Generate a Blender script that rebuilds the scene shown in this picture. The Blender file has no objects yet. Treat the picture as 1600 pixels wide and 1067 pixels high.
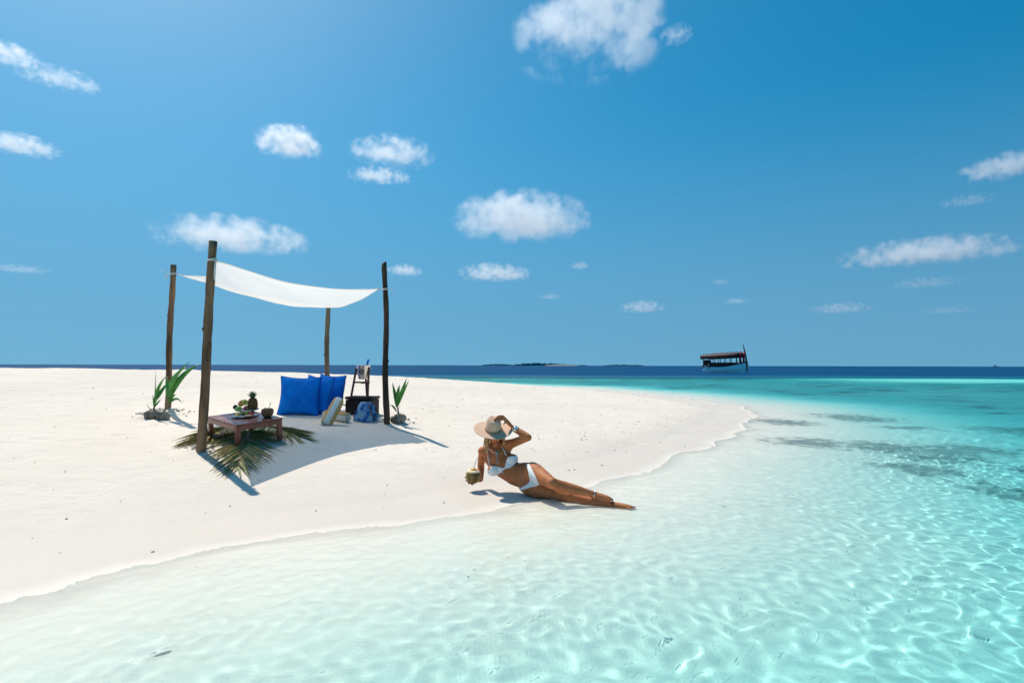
import bpy, bmesh, math, random
import numpy as np
from mathutils import Vector, Matrix, Euler
from mathutils.bvhtree import BVHTree

random.seed(7)
SC = bpy.context.scene
COL = SC.collection
R = math.radians

# ------------------------------------------------------------------ camera
CAM_H = 1.28
cam = bpy.data.cameras.new('camera')
cam_o = bpy.data.objects.new('camera', cam)
COL.objects.link(cam_o)
SC.camera = cam_o
cam.sensor_width = 36
cam.lens = 20.0
cam.clip_start = 0.05
cam.clip_end = 40000
cam_rot = Euler((R(92.40), 0, 0)).to_matrix() @ Matrix.Rotation(R(0.13), 3, 'Z')
cam_o.matrix_world = Matrix.Translation((0, 0, CAM_H)) @ cam_rot.to_4x4()

# ------------------------------------------------------------------ light
SUN_EL, SUN_AZ = R(57), R(-41)          # behind and left of the scene
sun_dir = Vector((math.sin(SUN_AZ) * math.cos(SUN_EL), math.cos(SUN_AZ) * math.cos(SUN_EL), math.sin(SUN_EL)))
world = bpy.data.worlds.new('World')
SC.world = world
world.use_nodes = True
wn, wl = world.node_tree.nodes, world.node_tree.links
sky = wn.new('ShaderNodeTexSky')
sky.sky_type = 'NISHITA'
sky.sun_disc = False
sky.sun_elevation = SUN_EL
sky.sun_rotation = SUN_AZ
sky.air_density = 1.0
sky.dust_density = 0.45
sky.ozone_density = 1.5
hsv = wn.new('ShaderNodeHueSaturation')
hsv.inputs['Hue'].default_value = 0.485
hsv.inputs['Saturation'].default_value = 1.5
hsv.inputs['Value'].default_value = 1.08
gam = wn.new('ShaderNodeMix')
gam.data_type = 'RGBA'
gam.blend_type = 'MULTIPLY'
gam.inputs[0].default_value = 1.0
gam.inputs[7].default_value = (0.86, 1.03, 0.93, 1)
# the haze-free band of the sky is stretched down to the horizon (dry, clear trade-wind air)
stc = wn.new('ShaderNodeTexCoord'); sep = wn.new('ShaderNodeSeparateXYZ'); cmb = wn.new('ShaderNodeCombineXYZ')
ab_ = wn.new('ShaderNodeMath'); ab_.operation = 'ABSOLUTE'
ma_ = wn.new('ShaderNodeMath'); ma_.operation = 'MULTIPLY_ADD'; ma_.inputs[1].default_value = 0.80; ma_.inputs[2].default_value = 0.22
wl.new(stc.outputs['Generated'], sep.inputs[0]); wl.new(sep.outputs[2], ab_.inputs[0]); wl.new(ab_.outputs[0], ma_.inputs[0])
wl.new(sep.outputs[0], cmb.inputs[0]); wl.new(sep.outputs[1], cmb.inputs[1]); wl.new(ma_.outputs[0], cmb.inputs[2])
wl.new(cmb.outputs[0], sky.inputs[0])
wl.new(sky.outputs[0], hsv.inputs['Color'])
wl.new(hsv.outputs[0], gam.inputs[6])
hz = wn.new('ShaderNodeMix'); hz.data_type = 'RGBA'       # thin humid air low over the sea
hm = wn.new('ShaderNodeMapRange'); hm.interpolation_type = 'SMOOTHSTEP'
hm.inputs[1].default_value = 0.0; hm.inputs[2].default_value = 0.45; hm.inputs[3].default_value = 0.72; hm.inputs[4].default_value = 0.0
wl.new(ab_.outputs[0], hm.inputs[0]); wl.new(hm.outputs[0], hz.inputs[0])
wl.new(gam.outputs[2], hz.inputs[6]); hz.inputs[7].default_value = (1.2, 2.75, 4.15, 1)
wl.new(hz.outputs[2], wn['Background'].inputs[0])
wn['Background'].inputs[1].default_value = 0.128

sun = bpy.data.lights.new('sun', 'SUN')
sun.energy = 4.75
sun.angle = R(0.5)
sun.color = (1.0, 0.925, 0.80)
sun.cycles.is_caustics_light = True       # sunlight is focused by the ripples
sun_o = bpy.data.objects.new('sun', sun)
COL.objects.link(sun_o)
sun_o.rotation_euler = sun_dir.to_track_quat('Z', 'Y').to_euler()
sun_o.location = (-30, 40, 60)

SC.view_settings.view_transform = 'Standard'
SC.view_settings.look = 'None'
SC.view_settings.gamma = 1
SC.view_settings.use_curve_mapping = False
SC.view_settings.exposure = 0.0
SC.cycles.use_denoising = True
SC.cycles.max_bounces = 10
SC.cycles.volume_bounces = 6
SC.cycles.transparent_max_bounces = 12
SC.cycles.sample_clamp_indirect = 6

# ------------------------------------------------------------------ helpers
def props(o, label=None, cat=None, group=None, kind=None):
    if label: o['label'] = label
    if cat: o['category'] = cat
    if group: o['group'] = group
    if kind: o['kind'] = kind
    return o

def empty(name, loc, rot=(0, 0, 0), label=None, cat=None, group=None):
    o = bpy.data.objects.new(name, None)
    o.empty_display_size = 0.1
    COL.objects.link(o)
    o.location = loc
    o.rotation_euler = rot
    return props(o, label, cat, group)

class MB:
    """collects shapes and links them as ONE mesh object"""
    def __init__(s):
        s.v, s.f = [], []
    def add(s, vs, fs):
        b = len(s.v)
        s.v += [tuple(v) for v in vs]
        s.f += [tuple(i + b for i in f) for f in fs]
        return s
    def box(s, c, size, M=None):
        x, y, z = [d / 2 for d in size]
        vs = [Vector((sx * x, sy * y, sz * z)) for sz in (-1, 1) for sy in (-1, 1) for sx in (-1, 1)]
        vs = [(M @ v if M else v) + Vector(c) for v in vs]
        return s.add(vs, [(0, 2, 3, 1), (4, 5, 7, 6), (0, 1, 5, 4), (2, 6, 7, 3), (0, 4, 6, 2), (1, 3, 7, 5)])
    def bar(s, a, b, w, h, up=(0, 0, 1), w2=None, h2=None):
        a, b = Vector(a), Vector(b)
        t = (b - a).normalized()
        sd = t.cross(Vector(up)).normalized()
        u = sd.cross(t).normalized()
        w2 = w if w2 is None else w2
        h2 = h if h2 is None else h2
        vs = []
        for p, ww, hh in ((a, w, h), (b, w2, h2)):
            for i, j in ((-1, -1), (1, -1), (1, 1), (-1, 1)):
                vs.append(p + sd * i * ww / 2 + u * j * hh / 2)
        return s.add(vs, [(3, 2, 1, 0), (4, 5, 6, 7), (0, 1, 5, 4), (1, 2, 6, 5), (2, 3, 7, 6), (3, 0, 4, 7)])
    def tube(s, pts, rad, n=10, cap=True, squash=1.0, jitter=0.0):
        pts = [Vector(p) for p in pts]
        if not hasattr(rad, '__len__'): rad = [rad] * len(pts)
        vs, fs = [], []
        prev = None
        for i, p in enumerate(pts):
            t = (pts[min(i + 1, len(pts) - 1)] - pts[max(i - 1, 0)]).normalized()
            if prev is None:
                ref = Vector((0, 0, 1)) if abs(t.z) < 0.9 else Vector((1, 0, 0))
                u = t.cross(ref).normalized()
            else:
                u = (prev - t * prev.dot(t)).normalized()
            prev = u
            w = t.cross(u)
            for k in range(n):
                a = 2 * math.pi * k / n
                r = rad[i] * (1 + jitter * (random.random() - 0.5))
                vs.append(p + (u * math.cos(a) + w * math.sin(a) * squash) * r)
        for i in range(len(pts) - 1):
            for k in range(n):
                k2 = (k + 1) % n
                fs.append((i * n + k, i * n + k2, (i + 1) * n + k2, (i + 1) * n + k))
        if cap:
            fs.append(tuple(range(n - 1, -1, -1)))
            fs.append(tuple((len(pts) - 1) * n + k for k in range(n)))
        return s.add(vs, fs)
    def rings(s, rings, cap=True):
        n = len(rings[0])
        vs = [p for r in rings for p in r]
        fs = []
        for i in range(len(rings) - 1):
            for k in range(n):
                k2 = (k + 1) % n
                fs.append((i * n + k, i * n + k2, (i + 1) * n + k2, (i + 1) * n + k))
        if cap:
            fs.append(tuple(range(n - 1, -1, -1)))
            fs.append(tuple((len(rings) - 1) * n + k for k in range(n)))
        return s.add(vs, fs)
    def lathe(s, prof, n=24, M=None, c=(0, 0, 0), fn=None):
        rings = []
        for r, z in prof:
            ring = []
            for k in range(n):
                a = 2 * math.pi * k / n
                v = Vector((r * math.cos(a), r * math.sin(a), z))
                if fn: v = fn(v, a, r)
                ring.append((M @ v if M else v) + Vector(c))
            rings.append(ring)
        return s.rings(rings)
    def ball(s, c, rad, M=None, nu=14, nv=9, fn=None):
        if not hasattr(rad, '__len__'): rad = (rad, rad, rad)
        rings = []
        for j in range(nv + 1):
            ph = -math.pi / 2 + math.pi * j / nv
            ph = max(min(ph, math.pi / 2 - 0.02), -math.pi / 2 + 0.02)
            ring = []
            for k in range(nu):
                a = 2 * math.pi * k / nu
                d = Vector((math.cos(ph) * math.cos(a), math.cos(ph) * math.sin(a), math.sin(ph)))
                v = Vector((d.x * rad[0], d.y * rad[1], d.z * rad[2]))
                if fn: v = fn(v, d)
                ring.append((M @ v if M else v) + Vector(c))
            rings.append(ring)
        return s.rings(rings)
    def sheet(s, P):
        """P[i][j] points; a one-sided sheet"""
        n, m = len(P), len(P[0])
        vs = [p for r in P for p in r]
        fs = [(i * m + j, i * m + j + 1, (i + 1) * m + j + 1, (i + 1) * m + j) for i in range(n - 1) for j in range(m - 1)]
        return s.add(vs, fs)
    def mesh(s, name, material, smooth=True):
        me = bpy.data.meshes.new(name)
        me.from_pydata(s.v, [], s.f)
        me.validate()
        if material: me.materials.append(material)
        if smooth:
            me.polygons.foreach_set('use_smooth', [True] * len(me.polygons))
        me.update()
        return me
    def obj(s, name, material, parent=None, smooth=True, solid=0, bevel=0, sub=0):
        o = bpy.data.objects.new(name, s.mesh(name, material, smooth))
        COL.objects.link(o)
        if parent: o.parent = parent
        if solid:
            m = o.modifiers.new('thick', 'SOLIDIFY'); m.thickness = solid; m.offset = 0
        if bevel:
            m = o.modifiers.new('bevel', 'BEVEL'); m.width = bevel; m.segments = 2; m.limit_method = 'ANGLE'
        if sub:
            m = o.modifiers.new('sub', 'SUBSURF'); m.levels = sub; m.render_levels = sub
        return o

def frame(z, x=None):
    """rotation matrix whose Z axis is z and X axis is near x"""
    z = Vector(z).normalized()
    x = Vector(x) if x is not None else (Vector((1, 0, 0)) if abs(z.x) < 0.9 else Vector((0, 1, 0)))
    x = (x - z * x.dot(z)).normalized()
    y = z.cross(x)
    return Matrix((x, y, z)).transposed()

# ------------------------------------------------------------------ materials
def pmat(name, c1, c2=None, scale=8.0, rough=0.6, bump=0.0, bscale=None, detail=5, metal=0.0, stretch=(1, 1, 1),
         trans=0.0, ior=1.45, spec=0.5, coat=0.0, sheen=0.0, sss=0.0, lo=0.35, hi=0.65, rvar=0.0):
    m = bpy.data.materials.new(name)
    m.use_nodes = True
    n, l = m.node_tree.nodes, m.node_tree.links
    p = n['Principled BSDF']
    p.inputs['Roughness'].default_value = rough
    p.inputs['Metallic'].default_value = metal
    p.inputs['Specular IOR Level'].default_value = spec
    p.inputs['IOR'].default_value = ior
    p.inputs['Transmission Weight'].default_value = trans
    p.inputs['Coat Weight'].default_value = coat
    p.inputs['Sheen Weight'].default_value = sheen
    if sss:
        p.inputs['Subsurface Weight'].default_value = sss
        p.inputs['Subsurface Radius'].default_value = (0.02, 0.007, 0.004)
        p.inputs['Subsurface Scale'].default_value = 0.5
    p.inputs['Base Color'].default_value = (*c1, 1)
    tc = n.new('ShaderNodeTexCoord')
    mp = n.new('ShaderNodeMapping')
    mp.inputs['Scale'].default_value = stretch
    l.new(tc.outputs['Object'], mp.inputs[0])
    m['_map'] = mp.name
    if c2:
        nz = n.new('ShaderNodeTexNoise')
        nz.inputs['Scale'].default_value = scale
        nz.inputs['Detail'].default_value = detail
        l.new(mp.outputs[0], nz.inputs['Vector'])
        rp = n.new('ShaderNodeValToRGB')
        rp.color_ramp.elements[0].position = lo
        rp.color_ramp.elements[0].color = (*c1, 1)
        rp.color_ramp.elements[1].position = hi
        rp.color_ramp.elements[1].color = (*c2, 1)
        l.new(nz.outputs[0], rp.inputs[0])
        l.new(rp.outputs[0], p.inputs['Base Color'])
    if bump:
        nb = n.new('ShaderNodeTexNoise')
        nb.inputs['Scale'].default_value = bscale or scale * 3
        nb.inputs['Detail'].default_value = 6
        l.new(mp.outputs[0], nb.inputs['Vector'])
        b = n.new('ShaderNodeBump')
        b.inputs['Strength'].default_value = 1
        b.inputs['Distance'].default_value = bump
        l.new(nb.outputs[0], b.inputs['Height'])
        l.new(b.outputs[0], p.inputs['Normal'])
    return m

M = {}
M['pole'] = pmat('weathered_wood', (0.09, 0.045, 0.022), (0.34, 0.20, 0.105), 9, 0.8, 0.006, 26, stretch=(1, 1, 0.14), lo=0.38, hi=0.7)
M['pole_dark'] = pmat('dark_wood', (0.03, 0.016, 0.010), (0.12, 0.066, 0.038), 9, 0.8, 0.006, 26, stretch=(1, 1, 0.14), lo=0.4, hi=0.75)
M['pole_grey'] = pmat('grey_wood', (0.10, 0.075, 0.05), (0.26, 0.19, 0.12), 9, 0.8, 0.006, 26, stretch=(1, 1, 0.14))
M['table'] = pmat('red_brown_timber', (0.20, 0.04, 0.022), (0.34, 0.08, 0.045), 6, 0.32, 0.0012, 40, stretch=(1, 0.12, 1), coat=0.25)
M['cord'] = pmat('white_cord', (0.75, 0.74, 0.72), rough=0.8)
M['plate'] = pmat('plate_glaze', (0.62, 0.64, 0.68), (0.45, 0.49, 0.56), 60, 0.25, coat=0.3)
M['blue'] = pmat('blue_cushion_cotton', (0.001, 0.15, 0.62), (0.002, 0.21, 0.78), 5, 0.85, 0.009, 9, spec=0.15)
M['seam'] = pmat('blue_seam', (0.002, 0.04, 0.34), rough=0.8)
M['box'] = pmat('dark_chest_wood', (0.014, 0.007, 0.005), (0.04, 0.019, 0.014), 7, 0.75, 0.002, 30, stretch=(0.2, 1, 1))
M['stand'] = pmat('brown_stand_wood', (0.05, 0.02, 0.013), (0.10, 0.042, 0.026), 8, 0.45, 0.001, 40, stretch=(1, 1, 0.2))
M['steel'] = pmat('brushed_steel', (0.66, 0.64, 0.6), rough=0.28, metal=1.0, bump=0.003, bscale=18)
M['bottle'] = pmat('blue_glass', (0.01, 0.09, 0.42), rough=0.15, spec=0.6)
M['leaf'] = pmat('young_palm_leaf', (0.035, 0.17, 0.02), (0.10, 0.34, 0.05), 5, 0.42, 0.002, 60, stretch=(4, 0.4, 1))
M['stem'] = pmat('palm_stem', (0.13, 0.10, 0.045), (0.2, 0.19, 0.07), 12, 0.6)
M['husk'] = pmat('coconut_husk', (0.10, 0.08, 0.062), (0.32, 0.265, 0.21), 14, 0.9, 0.006, 40, stretch=(1, 1, 0.4))
M['frond'] = pmat('dry_frond', (0.20, 0.18, 0.055), (0.60, 0.48, 0.21), 3, 0.6, 0.001, 50, stretch=(4, 0.6, 1), lo=0.4, hi=0.68)
M['frond_green'] = pmat('green_frond', (0.06, 0.11, 0.03), (0.30, 0.31, 0.10), 3, 0.55, 0.001, 50, stretch=(4, 0.6, 1))
M['rachis'] = pmat('frond_rib', (0.36, 0.26, 0.13), (0.25, 0.2, 0.07), 9, 0.5)
M['skin'] = pmat('tanned_skin', (0.38, 0.13, 0.048), (0.50, 0.185, 0.075), 9, 0.6, 0.0008, 90, spec=0.28, sss=0.12)
M['bikini'] = pmat('white_swim_fabric', (0.82, 0.83, 0.84), rough=0.7, bump=0.0006, bscale=240)
M['felt'] = pmat('tan_felt', (0.66, 0.42, 0.28), (0.72, 0.48, 0.33), 12, 0.9, 0.0012, 160, sheen=0.3)
M['felt_band'] = pmat('felt_band', (0.36, 0.23, 0.15), rough=0.9)
M['hair'] = pmat('blonde_hair', (0.34, 0.18, 0.07), (0.62, 0.40, 0.18), 10, 0.45, stretch=(1, 1, 0.25))
M['silver'] = pmat('polished_silver', (0.8, 0.8, 0.8), rough=0.12, metal=1.0)
M['turquoise'] = pmat('turquoise_stone', (0.05, 0.5, 0.45), rough=0.3)
M['lips'] = pmat('lips', (0.30, 0.075, 0.06), rough=0.35)
M['eye'] = pmat('eye', (0.6, 0.6, 0.58), rough=0.2)
M['coco_green'] = pmat('green_brown_coconut', (0.40, 0.25, 0.035), (0.09, 0.06, 0.015), 9, 0.5, 0.003, 30, stretch=(1, 1, 0.5))
M['coco_white'] = pmat('coconut_flesh', (0.72, 0.58, 0.36), (0.8, 0.7, 0.5), 20, 0.6)
M['orange'] = pmat('orange_slice', (0.75, 0.32, 0.02), (0.8, 0.42, 0.05), 20, 0.4)
M['straw'] = pmat('clear_straw', (0.7, 0.72, 0.74), rough=0.2)
M['shell'] = pmat('coconut_shell', (0.09, 0.045, 0.02), (0.22, 0.12, 0.06), 16, 0.6, 0.003, 50)
M['towel_inner'] = pmat('towel_inner', (0.7, 0.68, 0.62), rough=0.95, bump=0.002, bscale=90)

# ------------------------------------------------------------------ terrain
def vnoise(x, y, seed=0.0):
    xi, yi = np.floor(x), np.floor(y)
    fx, fy = x - xi, y - yi
    fx = fx * fx * (3 - 2 * fx); fy = fy * fy * (3 - 2 * fy)
    def h(a, b):
        t = np.sin(a * 127.1 + b * 311.7 + seed * 74.7) * 43758.5453
        return t - np.floor(t)
    return (h(xi, yi) * (1 - fx) + h(xi + 1, yi) * fx) * (1 - fy) + (h(xi, yi + 1) * (1 - fx) + h(xi + 1, yi + 1) * fx) * fy

def fbm(x, y, seed=0.0, oct=4):
    a, t, s = 0.5, 0.0, 0.0
    for k in range(oct):
        t = t + a * vnoise(x * 2 ** k + 17.3 * k, y * 2 ** k - 9.1 * k, seed + k)
        s += a
        a *= 0.5
    return t / s

def sstep(a, b, x):
    t = np.clip((x - a) / (b - a), 0, 1)
    return t * t * (3 - 2 * t)

SHORE = [(-400, -120), (-60, -24), (-14, -3.2), (-6.5, 1.0), (-4.4, 2.8), (-3.16, 3.53), (-2.72, 3.99), (-2.10, 4.52), (-1.18, 5.03), (-0.35, 5.5),
         (0.2, 5.98), (0.78, 6.9), (1.8, 8.43), (3.2, 10.35), (4.9, 13.4), (6.1, 15.8), (6.6, 18.2), (6.1, 22.8),
         (4.7, 27.8), (2.4, 32.5), (-4, 37.5), (-15, 42), (-30, 46), (-80, 54), (-400, 70)]

def shore_dist(X, Y):
    """signed distance to the waterline, positive on land"""
    X = np.asarray(X, float); Y = np.asarray(Y, float)
    best = np.full(X.shape, 1e9)
    inside = np.zeros(X.shape, bool)
    pts = SHORE
    for i in range(len(pts)):
        ax, ay = pts[i]; bx, by = pts[(i + 1) % len(pts)]
        dx, dy = bx - ax, by - ay
        t = np.clip(((X - ax) * dx + (Y - ay) * dy) / (dx * dx + dy * dy), 0, 1)
        if i < len(pts) - 1:
            best = np.minimum(best, np.hypot(X - ax - t * dx, Y - ay - t * dy))
        if ay != by:
            c = ((ay > Y) != (by > Y)) & (X < (bx - ax) * (Y - ay) / (by - ay) + ax)
            inside ^= c
    return np.where(inside, best, -best)

def land(X, Y, fine=True):
    X = np.asarray(X, float); Y = np.asarray(Y, float)
    s = shore_dist(X, Y)
    s = s - 0.4 + (fbm(X * 0.5, Y * 0.5, 3.0) - 0.5) * 0.45 * np.exp(-np.abs(s) / 3)
    up = 1.42 * (1 - np.exp(-np.maximum(s, 0) / 12.5))
    o = np.maximum(-s, 0)
    D = 1.25 * (1 - np.exp(-(0.014 * o + 0.0056 * o ** 3) / 1.25))
    bank = sstep(20, 34, X) * sstep(40, 47, Y) * (1 - sstep(60, 72, Y))
    D = D * 0.62
    lag = sstep(6, 16, o)
    D = D + lag * (fbm(X * 0.16, Y * 0.16, 9.0) - 0.5) * 0.5 * (1 - bank) - 0.42 * bank * lag
    D = D + 15 * sstep(52, 105, Y + 0.12 * np.abs(X) + (fbm(X * 0.02, Y * 0.02, 5) - 0.5) * 30) + 3 * sstep(60, 200, -Y) + 3 * sstep(60, 200, X - Y)
    z = np.where(s >= 0, up + 0.085 * np.exp(-((X + 2.7) ** 2 + (Y - 7.6) ** 2) / 0.22), -np.maximum(D, 0.0))
    if fine:
        dry = sstep(1.0, 6.0, s)
        z = z + dry * (fbm(X * 0.9, Y * 0.9, 1.0) - 0.5) * 0.07 + dry * sstep(3, 12, s) * (vnoise(X * 3.1, Y * 3.1, 2.0) - 0.5) * 0.035
        z = z + (fbm(X * 1.3, Y * 1.3, 12.0) - 0.5) * 0.03 * sstep(0.3, 2.0, -s)
        for fx, fy, fa, fd in STEPS:
            near_ = np.abs(X - fx) + np.abs(Y - fy) < 0.7
            if near_.any():
                u = (X[near_] - fx) * math.cos(fa) + (Y[near_] - fy) * math.sin(fa); w = -(X[near_] - fx) * math.sin(fa) + (Y[near_] - fy) * math.cos(fa)
                r2 = (u / 0.15) ** 2 + (w / 0.075) ** 2
                z[near_] += fd * (-np.exp(-r2) + 0.55 * np.exp(-(np.sqrt(r2) - 1.6) ** 2 / 0.25))
        for hx, hy, hr, hh in HEAPS:
            z = z + hh * np.exp(-((X - hx) ** 2 + (Y - hy) ** 2) / hr ** 2) * (0.7 + 0.6 * vnoise(X * 12, Y * 12, 4.0))
    return z

HEAPS = []
STEPS = []                                   # trodden footprints: trails to and round the canopy, and scattered ones
_r = random.Random(21)
for (ax_0, ay_0), (bx_0, by_0) in (((-7.5, 6.0), (-4.6, 7.4)), ((-6.5, 14), (-4.2, 11.6)), ((-1.0, 16.5), (-2.0, 10.2)), ((-1.6, 8.0), (-0.4, 6.9)), ((-11, 10), (-6.4, 9.6)), ((-2, 12), (3, 15)), ((-12, 17), (-5, 13))):
    L_ = math.hypot(bx_0 - ax_0, by_0 - ay_0); nst = int(L_ / 0.36)
    for k in range(nst):
        u = k / nst; a = math.atan2(by_0 - ay_0, bx_0 - ax_0); sd = 0.11 * (1 if k % 2 else -1)
        STEPS.append((ax_0 + (bx_0 - ax_0) * u - math.sin(a) * sd + _r.gauss(0, .05), ay_0 + (by_0 - ay_0) * u + math.cos(a) * sd + _r.gauss(0, .05), a + _r.gauss(0, .15), _r.uniform(.012, .022)))
for k in range(60):
    STEPS.append((_r.uniform(-11, 3), _r.uniform(8.5, 20), _r.uniform(0, 6.28), _r.uniform(.012, .028)))
def gz(x, y):
    return float(land(np.array([x]), np.array([y]))[0])

def ray(px, py):
    """direction through a photograph pixel (1600 x 1067)"""
    d = cam_rot @ Vector(((px - 800) / 888.9, -(py - 533.5) / 888.9, -1))
    return d.normalized()

EYE = Vector((0, 0, CAM_H))
def at(px, py, lift=0.0):
    """point on the ground seen at a pixel"""
    d = ray(px, py)
    ts = np.linspace(1.5, 60, 6000)
    zz = land(d.x * ts, d.y * ts) + lift
    below = np.nonzero(CAM_H + d.z * ts < zz)[0]
    t = ts[below[0]] if len(below) else 60
    return EYE + d * float(t)

def on_y(px, py, y):
    d = ray(px, py)
    return EYE + d * (y / d.y)

def on_plane(px, py, p0, nrm):
    d = ray(px, py)
    return EYE + d * ((Vector(p0) - EYE).dot(nrm) / d.dot(nrm))

poleB = at(262, 644); heapR = at(622, 659); heapL = at(240, 650)
poleA_ = at(314, 704); poleD_ = at(605, 661)
HEAPS += [(poleA_.x, poleA_.y, 0.13, 0.035), (poleD_.x, poleD_.y, 0.16, 0.04), (poleB.x + 0.05, poleB.y - 0.12, 0.30, 0.06), (heapL.x, heapL.y - 0.05, 0.22, 0.045), (heapR.x, heapR.y - 0.04, 0.25, 0.055)]

def axis(a, b, step, lo, hi, g):
    c = list(np.arange(a, b, step)); out = []; s = step; x = b
    while x < hi:
        out.append(x); s *= g; x += s
    out.append(hi)
    pre = []; s = step * g; x = a - s
    while x > lo:
        pre.append(x); s *= g; x -= s
    pre.append(lo)
    return np.array(pre[::-1] + c + out)

def axis2(a, b, step, hi_plan, lo_plan):
    c = list(np.arange(a, b, step))
    def go(x, sgn, plan):
        r = []; s = step
        for lim, g in plan:
            while sgn * (lim - x) > 0:
                s *= g; x += sgn * s; r.append(x)
        return r
    return np.array(go(a, -1, lo_plan)[::-1] + c + go(c[-1], 1, hi_plan))

def grid_mesh(name, xs, ys, zf):
    X, Y = np.meshgrid(xs, ys)
    Z = zf(X, Y)
    n, m = X.shape
    v = np.stack([X, Y, Z], -1).reshape(-1, 3)
    i = np.arange(n * m).reshape(n, m)
    f = np.stack([i[:-1, :-1], i[:-1, 1:], i[1:, 1:], i[1:, :-1]], -1).reshape(-1, 4)
    me = bpy.data.meshes.new(name)
    me.vertices.add(len(v)); me.vertices.foreach_set('co', v.ravel())
    me.loops.add(f.size); me.loops.foreach_set('vertex_index', f.ravel())
    me.polygons.add(len(f)); me.polygons.foreach_set('loop_start', np.arange(len(f)) * 4)
    me.polygons.foreach_set('use_smooth', np.ones(len(f), bool))
    me.update(); me.validate()
    o = bpy.data.objects.new(name, me)
    COL.objects.link(o)
    return o, X, Y, Z

def attr(me, name, vals):
    a = me.attributes.new(name, 'FLOAT', 'POINT')
    a.data.foreach_set('value', np.asarray(vals, np.float32).ravel())

sand, GX, GY, GZ = grid_mesh('sand', axis(-10, 8, 0.075, -7000, 7000, 1.11), axis(1.2, 22, 0.075, -300, 9000, 1.11), land)
props(sand, kind='structure')
sand.cycles.is_caustics_receiver = True
S_ = shore_dist(GX, GY)
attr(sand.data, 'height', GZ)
PATCHES = [(5.0, 9.6, 0.75, 0.35), (5.9, 9.0, 0.8, 0.4), (6.6, 8.7, 0.9, 0.35), (6.1, 8.1, 0.6, 0.3), (7.3, 8.9, 0.7, 0.35), (5.4, 6.1, 0.5, 0.35),
           (6.3, 13.2, 0.8, 0.4), (8.8, 14.5, 1.1, 0.5), (8.3, 12.1, 0.7, 0.35), (5.2, 7.3, 0.5, 0.25), (7.1, 7.0, 0.9, 0.4), (10.5, 11.5, 1.2, 0.6), (4.6, 4.3, 0.35, 0.2)]
pt = np.zeros_like(GX)
for qx, qy, ra, rb in PATCHES:
    pt = np.maximum(pt, np.exp(-((GX - qx) / ra) ** 2 - ((GY - qy) / (rb * 2.1)) ** 2))
attr(sand.data, 'patch', pt)
reef = sstep(3.5, 9, -S_) * sstep(6.0, 10, GY + 0.3 * GX) * (1 - sstep(24, 36, GX) * sstep(42, 47, GY) * (1 - sstep(60, 66, GY)))
attr(sand.data, 'reef', reef)

m = bpy.data.materials.new('white_coral_sand')
m.use_nodes = True
n, l = m.node_tree.nodes, m.node_tree.links
p = n['Principled BSDF']
p.inputs['Specular IOR Level'].default_value = 0.2
ge = n.new('ShaderNodeNewGeometry')
def noise(scale, detail=5, stretch=None, rough=0.5):
    t = n.new('ShaderNodeTexNoise')
    t.inputs['Scale'].default_value = scale; t.inputs['Detail'].default_value = detail; t.inputs['Roughness'].default_value = rough
    if stretch:
        mp = n.new('ShaderNodeMapping'); mp.inputs['Scale'].default_value = stretch
        l.new(ge.outputs['Position'], mp.inputs[0]); l.new(mp.outputs[0], t.inputs['Vector'])
    else:
        l.new(ge.outputs['Position'], t.inputs['Vector'])
    return t
def mapr(src, a, b, c=0, d=1):
    r = n.new('ShaderNodeMapRange'); r.inputs[1].default_value = a; r.inputs[2].default_value = b
    r.inputs[3].default_value = c; r.inputs[4].default_value = d
    l.new(src, r.inputs[0]); return r.outputs[0]
def math_(op, a, b):
    q = n.new('ShaderNodeMath'); q.operation = op
    for i, s in enumerate((a, b)):
        if isinstance(s, (int, float)): q.inputs[i].default_value = s
        else: l.new(s, q.inputs[i])
    return q.outputs[0]
def mixc(f, a, b, mode='MIX'):
    q = n.new('ShaderNodeMix'); q.data_type = 'RGBA'; q.blend_type = mode
    if isinstance(f, (int, float)): q.inputs[0].default_value = f
    else: l.new(f, q.inputs[0])
    for i, s in ((6, a), (7, b)):
        if isinstance(s, tuple): q.inputs[i].default_value = (*s, 1)
        else: l.new(s, q.inputs[i])
    return q.outputs[2]
def attr_node(name):
    a = n.new('ShaderNodeAttribute'); a.attribute_name = name; return a
ah = attr_node('height'); ar = attr_node('reef'); ap = attr_node('patch')
c = mixc(mapr(noise(0.6, 4).outputs[0], 0.35, 0.7), (0.74, 0.665, 0.59), (0.69, 0.615, 0.54))
c = mixc(mapr(noise(5, 6).outputs[0], 0.45, 0.75, 0, 0.35), c, (0.60, 0.55, 0.49))
speck = mapr(noise(38, 2).outputs[0], 0.70, 0.78, 0, 0.5)
c = mixc(speck, c, (0.34, 0.28, 0.22))
wob = math_('MULTIPLY', math_('SUBTRACT', noise(0.9, 4).outputs[0], 0.5), 0.12)
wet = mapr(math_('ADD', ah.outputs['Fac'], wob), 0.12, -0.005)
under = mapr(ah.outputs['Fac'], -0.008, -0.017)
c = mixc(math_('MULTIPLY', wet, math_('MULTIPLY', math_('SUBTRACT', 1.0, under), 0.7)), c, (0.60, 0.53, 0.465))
c = mixc(math_('MULTIPLY', under, 0.9), c, (0.95, 0.885, 0.80))  # submerged sand painted brighter to make up sunlight lost through the water surface
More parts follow.
